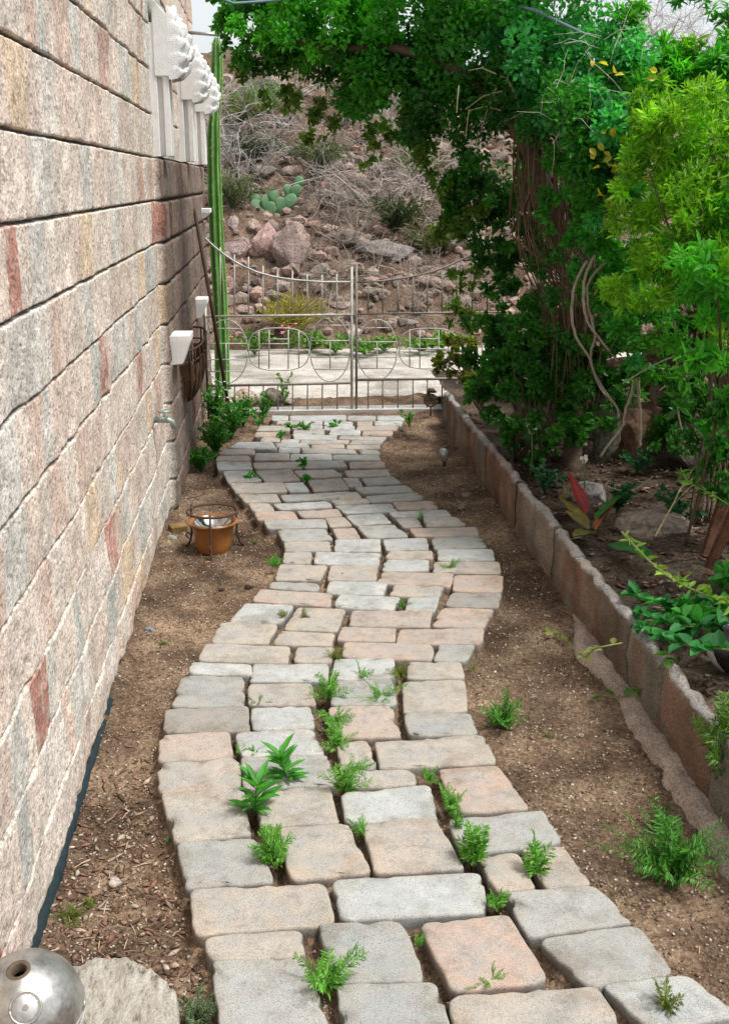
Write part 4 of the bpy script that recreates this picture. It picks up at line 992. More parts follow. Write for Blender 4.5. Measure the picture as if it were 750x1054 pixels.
# ------------------------------------------------------------------ weeds
def fern(name, label, p, h, spread, nst, ca=G1, cb=G2, group=None, dens=1.0, lean=(0, 0), ll=.30):
    """feathery weed: stems carrying pairs of fine leaflets that shorten to the tip"""
    rr = random.Random(int(p[0]*1313+p[1]*717)); P = []; D = []; L = []; mb = MB(); p = Vector(p)
    for s in range(nst):
        a = rr.uniform(0, 6.28); k = rr.uniform(.15, 1)*spread; hh = h*rr.uniform(.55, 1)*(1.1-.5*k/spread)
        pts = [p+Vector(((math.cos(a)*k+lean[0])*t**1.2, (math.sin(a)*k+lean[1])*t**1.2, hh*(1.35*t-.35*t*t*t))) for t in [i/7 for i in range(8)]]
        mb.tube(pts, [.0014-.0001*i for i in range(8)], 3, ca, False)
        for j in range(int(13*dens)):
            t = .12+.88*j/(13*dens); i = min(6, int(t*7)); q = pts[i].lerp(pts[i+1], t*7-i); ax = (pts[i+1]-pts[i]).normalized()
            sd = ax.cross(Vector((math.cos(a*3), math.sin(a*3), .4))).normalized(); lf = h*ll*(1-t*.65)*rr.uniform(.7, 1.1)
            for sg in (1, -1):
                d = (sd*sg+ax*.7+Vector((rr.gauss(0, .2), rr.gauss(0, .2), rr.gauss(0, .2)))).normalized()
                for (o_, l_) in ((0, 1), (.4, .45), (.6, .35)):
                    P.append(q+d*lf*o_); dd = d if o_ == 0 else (d+ax*rr.uniform(-.9, .9)+sd*rr.uniform(-.3, .3)).normalized(); D.append(dd); L.append(lf*l_)
    P = np.array([tuple(q) for q in P]); D = np.array([tuple(q) for q in D]); L = np.array(L); nl = len(P)
    v, f, c = leafmesh(name, P, D, rdir(nl, 1.4), L, np.maximum(L*.17, .0015), cols(nl, ca, cb))
    v = np.concatenate([v, np.array(mb.v)]); f2 = np.concatenate([f, np.array(mb.f)+len(c)]); c = np.concatenate([c, np.array(mb.c)])
    o = link(name, fastmesh(name, v, f2, c), M_weed, None, True, tuple(p)); return tag(o, label, 'weed', group)
def rosette(name, label, p, h, r, nl, Lf, Wf, ca, cb, group=None):
    rr = random.Random(int(p[0]*1313+p[1]*717)); p = Vector(p); P = []; D = []; Nn = []; L = []; W = []; mb = MB()
    top = p+Vector((rr.uniform(-.2, .2)*h, rr.uniform(-.2, .2)*h, h*.75)); mb.tube([p, p.lerp(top, .5), top], [.003, .0025, .0018], 5, ca, False)
    for k in range(nl):
        t = rr.uniform(.1, 1); a = k*2.4+rr.uniform(-.3, .3); q = p.lerp(top, t)
        d = Vector((math.cos(a), math.sin(a), .25+.9*t)); P.append(q); D.append(d); Nn.append(Vector((-math.cos(a)*.5, -math.sin(a)*.5, 1))); s = rr.uniform(.7, 1.1); L.append(Lf*s); W.append(Wf*s)
    P, D, Nn = [np.array([tuple(q) for q in A]) for A in (P, D, Nn)]
    v, f, c = leafmesh(name, P, D, Nn, np.array(L), np.array(W), cols(nl, ca, cb)); v = np.concatenate([v, np.array(mb.v)]); f = np.concatenate([f, np.array(mb.f)+len(c)]); c = np.concatenate([c, np.array(mb.c)])
    o = link(name, fastmesh(name, v, f, c), M_weed, None, False, tuple(p)); return tag(o, label, 'weed', group)
wg = 'weeds growing in the path joints'
BL1, BL2 = (.05,.25,.035), (.10,.38,.05)
Gd, Ge = (.09,.29,.035), (.28,.58,.11); OL1, OL2 = (.13,.19,.035), (.26,.30,.06)
def pj(x, y, z=.035): return tuple(onz(x, y, z))
rosette('weed', 'broad-leaved weed, left of the two lance-leaved ones side by side', pj(262, 838), .14, .07, 30, .09, .023, BL1, BL2, wg)
rosette('weed', 'broad-leaved weed, right of the two lance-leaved ones side by side', pj(296, 806), .12, .07, 28, .075, .023, BL1, BL2, wg)
W_ = [('bushy feathery weed against the grey paver, left edge, fourth row', 281, 892, .10, .055, 16, 1.2), ('ragged weed at the end of the row above it', 283, 872, .075, .045, 10, 1),
 ('tall feathery weed in the middle joint, topmost of the central clump', 338, 722, .10, .07, 9, 1), ('bushy weed in the centre joint below the tall feathery one', 345, 748, .09, .06, 14, 1.2),
 ('feathery weed between the small tan paver and bluish paver', 355, 818, .10, .055, 12, 1), ('spreading parsley-like weed on the grey paver right of centre', 392, 722, .07, .09, 12, 1),
 ('wispy dark weed above the square tan paver', 374, 862, .06, .045, 7, .8), ('weed clump at the corner of the large pink paver', 463, 836, .075, .05, 10, 1), ('low weed left of the large pink paver', 440, 805, .045, .05, 9, 1),
 ('tall seedling with bushy base beside the small tan paver', 487, 893, .13, .035, 8, 1.1), ('tall wispy seedling between two small tan pavers', 553, 905, .14, .03, 5, 1), ('short bright weed below the pair of small tan pavers', 511, 936, .055, .035, 10, 1),
 ('flat weed on the near edge of the pink paver by the last row', 503, 1019, .045, .07, 10, 1), ('bright feathery weed between the two nearest grey pavers', 338, 1022, .10, .075, 13, 1.1), ('thin pale seedling on the nearest right paver', 684, 1046, .11, .05, 4, .8),
 ('tiny sprout left of the pink paver with flat weed', 430, 976, .035, .02, 5, .8), ('thin feathery weed on the whitish paver right of the central clump', 372, 700, .08, .045, 6, 1), ('bushy weed joining the central clump from below', 348, 772, .08, .05, 10, 1.1), ('weed spilling over the grey-tan thin paver', 362, 800, .07, .055, 10, 1), ('low seedling left of the tallest bushy joint weed', 470, 858, .05, .03, 6, 1), ('small sprout in the joint of the pink and whitish left pavers', 246, 778, .04, .035, 6, 1), ('small sprout right next to it toward the centre', 262, 779, .03, .03, 5, 1),
 ('mossy tuft above the dark grey and whitish pavers', 266, 728, .035, .045, 12, 1), ('bright weed at the right edge joint far up the bend', 463, 588, .07, .05, 8, 1), ('little weed on the joint by the pink pavers at the bend', 434, 537, .055, .03, 6, 1),
 ('green tuft hugging the path left edge below the pot', 284, 584, .06, .045, 16, 1), ('short grass tuft near the left edge of the bend', 291, 640, .05, .035, 9, .9), ('yellowish tuft in the centre joint by the tan paver', 345, 682, .06, .04, 9, 1),
 ('pale stemmed weed left of centre in the bend', 313, 640, .07, .02, 4, .8), ('small tuft right of centre near the pale pavers', 412, 700, .06, .04, 9, 1), ('green tuft between two whitish pavers', 414, 626, .035, .03, 8, 1)]
for (lab, x, y, h, s, n, d) in W_:
    oc = 'yellow' in lab or 'pale' in lab or 'mossy' in lab or 'grass' in lab
    fern('weed', lab, pj(x, y), h*random.uniform(1.0, 1.4), s*random.uniform(1.2, 1.7), int(n*random.uniform(.6, 1.1))+2, OL1 if oc else Gd, OL2 if oc else Ge, wg, d)
for (lab, x, y, h, r) in [('small round-leaved sprout on the whitish paver at the left edge', 258, 494, .05, .05), ('round-leaved sprout at the top of the path centre', 313, 482, .07, .04), ('round-leaved sprout below the one at the top centre', 317, 497, .05, .035),
   ('leafy weed by the gate left of the centre post', 316, 445, .10, .09), ('second leafy weed by the gate, nearer the centre post', 346, 442, .09, .07), ('low leafy mat where the path meets the left shrubbery', 285, 453, .06, .10), ('leafy weed with yellow tips on the joint before the mat', 300, 442, .05, .06), ('leafy weed beside the black ornament stake', 421, 440, .18, .11), ('single green leaf lying on the whitish paver', 349, 596, .02, .02), ('weed under the gate sill at the left', 266, 440, .16, .12)]:
    clump('leafy_weed', lab, 'weed', pj(x, y), r, h, 60 if r > .03 else 8, BL1, BL2, .028, .018, 'leafy weeds near the path top')
# weeds in the dirt
fern('fern_weed', 'feathery weed alone on the dirt right of the path middle', pj(517, 748, 0), .14, .13, 16, (.06,.22,.03), (.16,.42,.06), None, 1)
fern('fern_weed', 'large bushy feathery weed on the dirt in front of the footing', pj(690, 905, 0), .20, .26, 26, (.05,.2,.03), (.16,.44,.07), None, 1.3, ll=.26)
fern('fern_weed', 'thin taller weed just behind the large bushy one on the dirt', pj(680, 856, 0), .11, .05, 8, (.06,.12,.035), (.12,.2,.05), None, 1)
fern('fern_weed', 'lush feathery plant overhanging the edging wall at the right edge', tuple(onz(754, 812, .10)), .34, .14, 44, (.06,.16,.03), (.2,.36,.06), None, 1.4, ll=.2)
fern('fern_weed', 'yellowish moss-like tuft on the mulch beside the wall', pj(72, 948, 0), .04, .06, 26, OL1, OL2, None, 1)
fern('fern_weed', 'second yellowish tuft right of the moss-like one', pj(92, 936, 0), .03, .035, 12, OL1, OL2, None, 1)
fern('fern_weed', 'grey-green weed between the stump and the nearest paver', pj(203, 1058, 0), .10, .07, 14, (.11,.17,.09), (.2,.27,.14), None, 1)
fern('fern_weed', 'tiny weed at the left path edge by the tan paver', pj(176, 872, 0), .03, .03, 8, Gd, Ge, None, 1)
for i, (x, y) in enumerate([(167, 664), (262, 560), (592, 650), (562, 760), (486, 690)]):
    fern('moss_tuft', ['pale moss tuft near the wall below the pot', 'pale moss tuft between pot and path', 'yellow moss tuft under the edging wall', 'faint moss tuft on the open dirt at the right', 'moss tuft against the right path edge'][i], pj(x, y, 0), .025, .035, 10, OL1, OL2, None, .8)

# creeping vines over the edging wall
def vine(label, pts, leaves, Lf, ca, cb, name='creeping_vine', stem=.003, wid=.55):
    root = empty(name, tuple(pts[0]), label, 'vine'); mb = MB(); sm = []
    for i in range(len(pts)-1):
        p0 = pts[max(i-1, 0)]; p1 = pts[i]; p2 = pts[i+1]; p3 = pts[min(i+2, len(pts)-1)]
        for k in range(5):
            t = k/5; sm.append(.5*((2*p1)+(-p0+p2)*t+(2*p0-5*p1+4*p2-p3)*t*t+(-p0+3*p1-3*p2+p3)*t**3))
    sm.append(pts[-1]); mb.tube(sm, [stem*(1-.5*i/len(sm)) for i in range(len(sm))], 5, (.22,.24,.09), False); mb.build('stem', M_twig, root, True)
    P = []; D = []; rr = random.Random(len(label)); L = []
    for k in range(leaves):
        i = rr.randint(1, len(sm)-1); P.append(sm[i]); a = (sm[i]-sm[i-1]).normalized(); D.append(a*.6+Vector((rr.gauss(0, .7), rr.gauss(0, .7), rr.uniform(-.1, .7)))); L.append(Lf*rr.uniform(.6, 1.2))
    P = np.array([tuple(q) for q in P]); D = np.array([tuple(q) for q in D]); L = np.array(L)
    v, f, c = leafmesh('leaves', P, D, rdir(leaves, 2.0), L, L*wid, cols(leaves, ca, cb, .1)); link('leaves', fastmesh('leaves', v, f, c), M_weed, root, False); return root
vine('yellowish creeper crossing the edging wall with small leaves onto the dirt', [onz(640, 662, .30), onz(612, 668, .28), onz(600, 676, .12), onz(582, 660, .03), onz(563, 651, .02)], 22, .035, (.13,.16,.03), (.24,.27,.05))
vine('green-leaved tendril trailing over the edging wall down to the footing', [onz(700, 660, .32), onz(684, 678, .30), onz(668, 703, .14), onz(645, 716, .05), onz(618, 716, .03)], 18, .042, (.06,.20,.03), (.13,.32,.04))
bx = [(640, 548), (665, 575), (690, 595), (715, 608), (752, 622)]
vine('pale lime stem with narrow leaves arching over the bed at the right', [onz(x, y, .42) for x, y in bx], 46, .06, (.16,.32,.04), (.28,.42,.07), stem=.006, wid=.32)
for k, (lab, sh) in enumerate([('large-leaved green creeper in the bed at the right, upper spray', 0), ('large-leaved green creeper in the bed at the right, middle spray', 26), ('large-leaved green creeper in the bed at the right, lowest spray', 50)]):
    vine(lab, [onz(770, 622+sh, .34), onz(735, 622+sh*.9, .36), onz(705, 624+sh*.8, .35), onz(680, 622+sh*.7, .34), onz(655, 612+sh*.6, .31)], 44, .06, (.02,.15,.035), (.04,.26,.05), stem=.004, wid=.62)
vine('leafy sprout with pale tips beside the thin bare shoots at the right', [onz(770, 535, .5), onz(738, 512, .5), onz(712, 498, .5), onz(696, 482, .5)], 18, .05, (.08,.26,.03), (.2,.42,.05), wid=.4)
for k, (x, y, lab) in enumerate([(735, 640, 'bushy green plant among the creepers at the right edge of the bed'), (700, 650, 'smaller bushy green plant left of it, above the edging wall'), (742, 600, 'green plant behind the pale lime stem at the right')]):
    p = onz(x, y, .28); clump('bed_plant', lab, 'plant', (p.x, p.y, .24), .15, .14, 90, (.03,.20,.03), (.07,.36,.05), .06, .036, 'bushy plants in the bed')
# thin bare straw shoots
mb = MB(); s = [onz(674, 552, .3), onz(692, 520, .38), onz(700, 503, .42), onz(716, 490, .46), onz(734, 478, .48), onz(741, 471, .5)]; mb.tube(s, .0035, 5, (.5,.38,.22), False)
mb.tube([s[2], onz(712, 484, .5), onz(728, 473, .52), onz(741, 471, .52)], .003, 5, (.5,.38,.22), False); mb.tube([s[1], onz(708, 503, .42), onz(720, 494, .46)], .002, 4, (.4,.3,.18), False)
o = mb.build('bare_shoot', M_twig, smooth=True, origin=tuple(s[0])); tag(o, 'bare straw-coloured forked shoot rising from the bed at the right', 'shoot')

# ------------------------------------------------------------------ big-leaf plant
def bigleaf(base, tip, w, col, droop, parent, label=None, roll=0.0):
    base, tip = Vector(base), Vector(tip); ax = tip-base; L = ax.length; ax.normalize(); side = ax.cross(Vector((0, 0, 1))).normalized()
    side = (Matrix.Rotation(roll, 3, ax) @ side); nn = side.cross(ax); n = 12; m_ = 6; vs = []; cs = []
    for i in range(n+1):
        t = i/n; hw = w*.5*(math.sin(math.pi*t**.8)**.75 if 0 < t < 1 else .02)
        for j in range(m_+1):
            u = j/m_*2-1; q = base+ax*L*t+side*hw*u+nn*(abs(u)*hw*.28-droop*t*t*L+.03*L*noise.noise(Vector((t*5, u*2, L*30))))
            vs.append(q); k = 1.35 if abs(u) < .1 else 1+.25*noise.noise(Vector((t*9, u*7, 2))); cs.append(tuple(c*k for c in col))
    mb = MB(); mb.add(vs, [(i*(m_+1)+j, i*(m_+1)+j+1, (i+1)*(m_+1)+j+1, (i+1)*(m_+1)+j) for i in range(n) for j in range(m_)]); mb.c = cs
    o = mb.build('leaf', M_weed, parent, True)
    if label: o['label'] = label
    return o
b0 = onz(622, 545, .24); rt = empty('big_leaf_plant', tuple(b0), 'big-leaved plant with red, orange and green leaves behind the edging wall', 'plant')
for (bx_, tx, w, c, dr, lab, rl) in [((602,530,.26),(586,484,.42),.10,(.30,.025,.025),.05,'deep red leaf',.5),((612,536,.26),(648,500,.40),.10,(.03,.17,.03),.06,'glossy green leaf',-.4),((612,545,.26),(634,506,.33),.07,(.34,.10,.04),.06,'orange-brown leaf',-.6),
   ((606,545,.26),(582,524,.33),.07,(.16,.12,.03),.05,'olive leaf',0),((610,548,.26),(590,550,.30),.08,(.15,.13,.03),.05,'yellow-olive leaf low down',0),((628,560,.26),(672,572,.33),.11,(.025,.13,.03),.04,'broad dark green leaf',.1),((606,540,.26),(575,508,.32),.05,(.22,.17,.04),.06,'yellowing leaf',0)]:
    bigleaf(onz(*bx_), onz(*tx), w, c, dr, rt, lab, rl)
# white flowers in bed
M_ped = simple('flower_stem', (.10,.16,.06), .7, .3, 30, .1, .001)
def iris(px, py, Y, s, label):
    c = at(px, py, Y); z0 = zbed(c.x, c.y); root = empty('white_flower', (c.x, c.y, z0), label, 'flower'); mb = MB(); mb.tube([(c.x, c.y+.02, z0), (c.x+.01, c.y, (z0+c.z)/2), c], .004, 5); mb.build('flower_stem', M_ped, root, True)
    for k, (dx, dz) in enumerate([(-.9, .5), (.35, 1.1), (.1, -.9), (.7, .1), (-.4, -.3)]):
        t = c+Vector((dx, -.3*(k % 2), dz))*s; ax = (t-c); sd = ax.cross(Vector((0, 1, 0))).normalized()*s*.42
        mb = MB(); mb.add([c, c+ax*.4+sd*.8, c+ax*.8+sd, t, c+ax*.8-sd, c+ax*.4-sd*.8], [(0,1,2,3), (0,3,4,5)]); mb.build('petal', M_petal, root, True)
iris(547, 440, 5.6, .042, 'white flower on a bent stem in the dark of the bed')
iris(601, 473, 5.1, .024, 'small white flower just above the whitish rock in the bed')
for (x, y, r, sq, c, lab) in [(607,492,.085,(1.2,1,.8),(.36,.33,.31),'whitish rock below the small white flower in the bed'),(622,455,.15,(.65,.6,1.9),(.21,.2,.15),'upright grey mossy slab at the foot of the vine'),(586,490,.06,(1,1,.8),(.33,.26,.16),'small ochre rock left of the whitish rock'),
    (655,455,.16,(.75,.6,1.6),(.30,.17,.12),'reddish upright slab behind the bed'),(672,525,.15,(1.5,1,.55),(.26,.21,.17),'flat brown boulder in the bed leaf litter'),(725,465,.24,(1,1,1.0),(.24,.19,.16),'large brown boulder by the right edge')]:
    p = onz(x, y+14, .25); rock('bed_rock', (p.x, p.y, .2), r, int(x), tuple(k*.75 for k in c), lab, 'rock', 1, sq, 'rocks in the raised bed', sub=4)
# rusty planks
M_plank = simple('red_brown_wood', (.13,.055,.03), .85, .6, 30, .8, .006)
for (a_, b_, wd, lab) in [((728,540,4.35,.035),(756,478,4.5,.035),.022,'rusty red board leaning by the right edge of the bed'),((728,575,4.2,.03),(765,505,4.2,.03),.018,'second red-brown board, lower, crossing the frame edge')]:
    A = at(a_[0], a_[1], a_[2]); B2 = at(b_[0], b_[1], b_[2]); A.z = min(A.z, .2); d = (B2-A).normalized(); s_ = d.cross(Vector((0, 1, 0))).normalized()*wd; t_ = d.cross(s_).normalized()*.015
    vs = [A-s_-t_, A+s_-t_, A+s_+t_, A-s_+t_, B2-s_-t_, B2+s_-t_, B2+s_+t_, B2-s_+t_]; mb = MB(); mb.add(vs, [(0,3,2,1),(4,5,6,7),(0,1,5,4),(1,2,6,5),(2,3,7,6),(3,0,4,7)]); o = mb.build('wooden_board', M_plank, origin=tuple(A)); tag(o, lab, 'board')
# black and white ball at the frame edge
p = onz(752, 668, .30); mb = MB(); m, nt, b = mat('black_white_glaze', .25, .5)
vo = N(nt, 'ShaderNodeTexVoronoi', Scale=13.0); nt.links.new(wpos(nt), vo.inputs['Vector']); nt.links.new(ramp(nt, vo.outputs['Color'], [(.42, (.015,.015,.018)), (.46, (.6,.57,.55))]), b.inputs['Base Color'])
mb.lathe([(.0, -.07), (.045, -.066), (.07, -.03), (.078, .0), (.07, .034), (.05, .058), (.035, .066), (.038, .075), (.03, .073), (.025, .05)], p, 28); o = mb.build('round_vase', m, smooth=True, origin=tuple(p)); tag(o, 'round black and white glazed vase half out of frame at the right', 'vase')

# ------------------------------------------------------------------ old stone wall behind the bed
mb = MB(); rr = random.Random(33); A = Vector((1.95, 8.3, 0)); B2 = Vector((2.75, 4.6, 0)); dv = (B2-A); Lw = dv.length; dv.normalize()
for c in range(5):
    t = rr.uniform(-.1, 0)
    while t < Lw:
        w = rr.uniform(.24, .46); h = .23; q = A+dv*(t+w/2); z = .22+c*h+h*.45
        if not (c >= 4 and (rr.random() < .5)):
            rockmesh((q.x+rr.uniform(-.03, .03), q.y, z), w*.60, rr.randint(0, 999), rr.choice([(.22,.14,.11),(.25,.19,.15),(.19,.13,.10),(.27,.16,.12)]), 1, mb, 3, (.7, 1.0, .52*.40/w*1.05))
        t += w*.93
o = mb.build('stone_wall', M_rock, origin=(2.3, 6.5, .2)); tag(o, 'old wall of stacked brown stones half hidden behind the vines at the right', 'wall')

# ------------------------------------------------------------------ trees and shrubs
def crown(name, blobs, parent, Lf, Wf, pal, dens=1.0, mt=None, sub=22, droop=0.0, bright=1.0):
    P = []; C = []; D = []
    for (px, py, Y, r, d, tone) in blobs:
        c = at(px, py, Y); n = int(d*dens*9.5*math.pi*r*r/(Lf*Wf*.6)/1.9)
        k = max(6, int(sub*(r/.3)**2)); dirs = rdir(k); rad_ = r*rng.random(k)**.45
        cc = np.array(c)+dirs*rad_[:, None]*np.array([1, 1.15, .9]); csz = r*rng.uniform(.16, .34, k); ct = rng.uniform(.7, 1.3, k); ch = rng.random(k)
        w = csz**2; idx = rng.choice(k, n, p=w/w.sum())
        off = rng.normal(size=(n, 3)); off /= np.linalg.norm(off, axis=1)[:, None]; off *= (rng.random((n, 1))**.5)
        p = cc[idx]+off*csz[idx][:, None]
        P.append(p); a, b = pal[tone]; t = (ch[idx]*.6+rng.random(n)*.4)[:, None]
        C.append((np.array(a)*(1-t)+np.array(b)*t)*ct[idx][:, None]*rng.uniform(.8, 1.2, (n, 1)))
        D.append(off*.7+rng.normal(size=(n, 3))*.7+np.array([0, 0, .1-droop]))
    P = np.concatenate(P); C = np.concatenate(C); D = np.concatenate(D); n = len(P)
    # leaf normals roughly upward
    s = rng.uniform(.6, 1.3, n)
    v, f, c = leafmesh(name, P, D, rdir(n, 1.1), Lf*s, Wf*s, C); me = fastmesh(name, v, f, c)
    return link(name, me, mt or M_leaf, parent, True), n
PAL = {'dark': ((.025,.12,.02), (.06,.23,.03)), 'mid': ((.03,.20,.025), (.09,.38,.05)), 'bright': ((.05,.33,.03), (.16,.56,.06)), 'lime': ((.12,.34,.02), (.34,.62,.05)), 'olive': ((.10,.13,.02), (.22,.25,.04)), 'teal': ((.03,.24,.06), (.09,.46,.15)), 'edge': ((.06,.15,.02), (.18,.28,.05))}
tx = onz(590, 475, .25); 
tree = empty('arching_vine_tree', (tx.x, tx.y, .2), 'big dark green vine-covered tree arching over the path from the right bed', 'tree')
def branch(pts, r0, r1, mb, n=7, seed=0):
    sm = []; rr = random.Random(seed)
    for i in range(len(pts)-1):
        p0 = pts[max(i-1, 0)]; p1 = pts[i]; p2 = pts[i+1]; p3 = pts[min(i+2, len(pts)-1)]
        for k in range(5):
            t = k/5; sm.append(.5*((2*p1)+(-p0+p2)*t+(2*p0-5*p1+4*p2-p3)*t*t+(-p0+3*p1-3*p2+p3)*t**3)+Vector((rr.gauss(0, r1*.16), rr.gauss(0, r1*.16), 0)))
    sm.append(pts[-1]); mb.tube(sm, [r0+(r1-r0)*i/(len(sm)-1) for i in range(len(sm))], n)
mb = MB()
branch([Vector((tx.x, tx.y, .15)), at(592, 400, 6.1), at(588, 320, 6.1), at(578, 240, 6.1), at(560, 170, 6.1), at(530, 100, 6.1)], .055, .03, mb, 10, 1)
branch([at(592, 400, 6.1), at(600, 300, 6.0), at(608, 200, 5.9), at(625, 120, 5.8), at(640, 60, 5.7)], .035, .012, mb, 8, 2)
branch([at(578, 240, 5.9), at(540, 150, 6.0), at(480, 80, 6.2), at(410, 50, 6.4), at(340, 50, 6.6), at(280, 30, 6.7)], .045, .012, mb, 8, 3)
mb.build('trunk', M_bark, tree, True)
mb = MB(); rr = random.Random(8)
for k in range(95):
    x0 = rr.uniform(525, 615); y0 = rr.uniform(120, 210); x1 = rr.uniform(565, 612)+ (x0-570)*.2; y1 = rr.uniform(300, 430); Y = rr.uniform(5.65, 6.2)
    branch([at(x0, y0, Y), at(x0+rr.gauss(0, 6), (y0*2+y1)/3, Y+rr.gauss(0, .06)), at(x1+rr.gauss(0, 8), (y0+2*y1)/3, Y+rr.gauss(0, .06)), at(x1, y1, Y)], .0045, .0025, mb, 4, k)
mb.build('hanging_stems', simple('brown_stems', (.17,.11,.07), .9, .5, 20, .4, .003), tree, True)
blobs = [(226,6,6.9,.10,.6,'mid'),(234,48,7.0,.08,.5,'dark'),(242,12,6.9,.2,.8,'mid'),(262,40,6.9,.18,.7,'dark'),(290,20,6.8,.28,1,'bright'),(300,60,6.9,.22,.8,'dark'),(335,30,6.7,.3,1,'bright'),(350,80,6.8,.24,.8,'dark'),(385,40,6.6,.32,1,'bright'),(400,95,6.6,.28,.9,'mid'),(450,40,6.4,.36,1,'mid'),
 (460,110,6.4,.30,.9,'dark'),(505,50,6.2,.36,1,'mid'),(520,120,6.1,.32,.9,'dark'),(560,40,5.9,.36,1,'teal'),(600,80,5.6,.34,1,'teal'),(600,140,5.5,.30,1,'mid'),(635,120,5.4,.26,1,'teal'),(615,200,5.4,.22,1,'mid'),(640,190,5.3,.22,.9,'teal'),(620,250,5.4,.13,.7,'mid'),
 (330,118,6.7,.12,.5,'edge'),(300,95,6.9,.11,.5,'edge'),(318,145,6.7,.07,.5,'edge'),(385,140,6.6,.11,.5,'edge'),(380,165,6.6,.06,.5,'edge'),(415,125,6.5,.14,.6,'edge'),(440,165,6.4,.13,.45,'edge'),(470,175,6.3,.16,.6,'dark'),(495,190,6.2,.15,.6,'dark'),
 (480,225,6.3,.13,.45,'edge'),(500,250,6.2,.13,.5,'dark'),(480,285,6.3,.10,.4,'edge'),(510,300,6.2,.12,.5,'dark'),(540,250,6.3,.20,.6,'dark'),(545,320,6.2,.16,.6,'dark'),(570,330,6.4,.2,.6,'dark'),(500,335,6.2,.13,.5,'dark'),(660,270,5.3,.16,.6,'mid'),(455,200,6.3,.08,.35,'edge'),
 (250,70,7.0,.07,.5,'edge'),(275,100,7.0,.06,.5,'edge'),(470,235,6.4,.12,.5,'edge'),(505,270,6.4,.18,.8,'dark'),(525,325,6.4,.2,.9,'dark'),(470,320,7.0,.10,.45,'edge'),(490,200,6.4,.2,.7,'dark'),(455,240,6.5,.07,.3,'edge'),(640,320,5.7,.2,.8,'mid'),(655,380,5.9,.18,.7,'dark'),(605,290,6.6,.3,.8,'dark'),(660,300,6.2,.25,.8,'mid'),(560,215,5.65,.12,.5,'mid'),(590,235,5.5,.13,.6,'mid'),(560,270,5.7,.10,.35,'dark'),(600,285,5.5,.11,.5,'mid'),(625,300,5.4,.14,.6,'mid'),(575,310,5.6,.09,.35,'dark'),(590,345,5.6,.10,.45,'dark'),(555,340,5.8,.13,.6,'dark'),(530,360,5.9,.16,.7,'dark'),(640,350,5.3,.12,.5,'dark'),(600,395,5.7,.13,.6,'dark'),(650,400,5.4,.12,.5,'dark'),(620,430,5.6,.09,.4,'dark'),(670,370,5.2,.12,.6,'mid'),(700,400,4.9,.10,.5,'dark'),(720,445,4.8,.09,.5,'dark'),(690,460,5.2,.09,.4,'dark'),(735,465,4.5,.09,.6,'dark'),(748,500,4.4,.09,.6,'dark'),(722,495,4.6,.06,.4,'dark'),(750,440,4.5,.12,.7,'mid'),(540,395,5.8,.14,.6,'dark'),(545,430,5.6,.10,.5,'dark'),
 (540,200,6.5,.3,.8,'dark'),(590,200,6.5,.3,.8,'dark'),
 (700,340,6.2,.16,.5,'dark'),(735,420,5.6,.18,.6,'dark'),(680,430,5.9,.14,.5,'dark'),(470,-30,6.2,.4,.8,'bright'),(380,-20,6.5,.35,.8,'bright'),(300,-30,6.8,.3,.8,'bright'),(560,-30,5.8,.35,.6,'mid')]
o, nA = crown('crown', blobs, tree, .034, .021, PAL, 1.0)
# small yellow leaves near the right side of the crown
P = []; 
for k in range(46):
    q = at(rr.choice([620, 628, 640, 665, 705]) + rr.gauss(0, 6), rr.choice([170, 205, 150, 180, 75])+rr.gauss(0, 10), 5.05); P.append(tuple(q))
scatter_leaves('yellow_leaves', np.array(P), .045, .028, cols(46, (.42,.38,.04), (.55,.42,.06)), tree, M_leaf, .0)
# pale bare twigs on the crown face
def twig_(pts, r, c):
    mb = MB(); mb.tube(pts, r, 4, c, False); mb.build('bare_twig', M_twig, tree)
for k in range(38):
    x = rr.uniform(560, 670); y = rr.uniform(15, 150); q = at(x, y, 5.22+rr.uniform(-.04, .14)); d = Vector((rr.gauss(0, 1), rr.gauss(0, .4), rr.gauss(0, 1))).normalized()*rr.uniform(.08, .22); twig_([q, q+d*.35+Vector((rr.gauss(0, .015), 0, .02)), q+d*.7+Vector((0, 0, .008)), q+d], [.0013, .0012, .001, .0007], (.5,.46,.42))
for k in range(14):
    x = rr.uniform(470, 590); y = rr.uniform(60, 130); q = at(x, y, 5.75); d = Vector((rr.gauss(0, 1), rr.gauss(0, .3), rr.gauss(-.2, .5))).normalized()*rr.uniform(.1, .3); twig_([q, q+d*.5+Vector((0, 0, .02)), q+d], [.003, .0025, .0015], (.42,.33,.25))
# long pale vine stems hanging in front of the trunk
def stems(lst, label, name='vine_stem', r=.008):
    mb = MB()
    for k, (l, Y) in enumerate(lst): branch([at(x, y, Y) for x, y in l], r, r*.7, mb, 6, k)
    o = mb.build(name, M_vine, smooth=True); tag(o, label, 'vine'); return o
SR = .75
stems([([(604,268),(592,292),(588,318),(592,345),(606,368),(612,385),(622,402),(635,420),(636,430)],5.35)], 'bare pale vine stem, leftmost of the bundle, curving out then in')
stems([([(612,262),(602,285),(600,308),(604,330),(616,348),(626,360),(636,372)],5.3)], 'bare pale vine stem, second of the bundle, ending mid-way to the right')
stems([([(622,270),(606,290),(605,312),(609,330),(612,348),(608,362),(610,380),(618,400),(634,418)],5.4)], 'bare pale vine stem that kinks twice in the middle of the bundle', r=.007)
stems([([(652,390),(650,405),(644,420),(640,440),(628,455),(618,470)],5.2)], 'bare grey vine stem rising right of the upright grey slab')
stems([([(657,385),(657,400),(659,440),(658,460)],5.25)], 'straight pale vine stem hanging in front of the reddish slab', r=.009)
stems([([(694,330),(696,360),(697,420),(704,450),(708,466)],5.0)], 'thin pale stem hanging at the right below the lime leaves', r=.005)
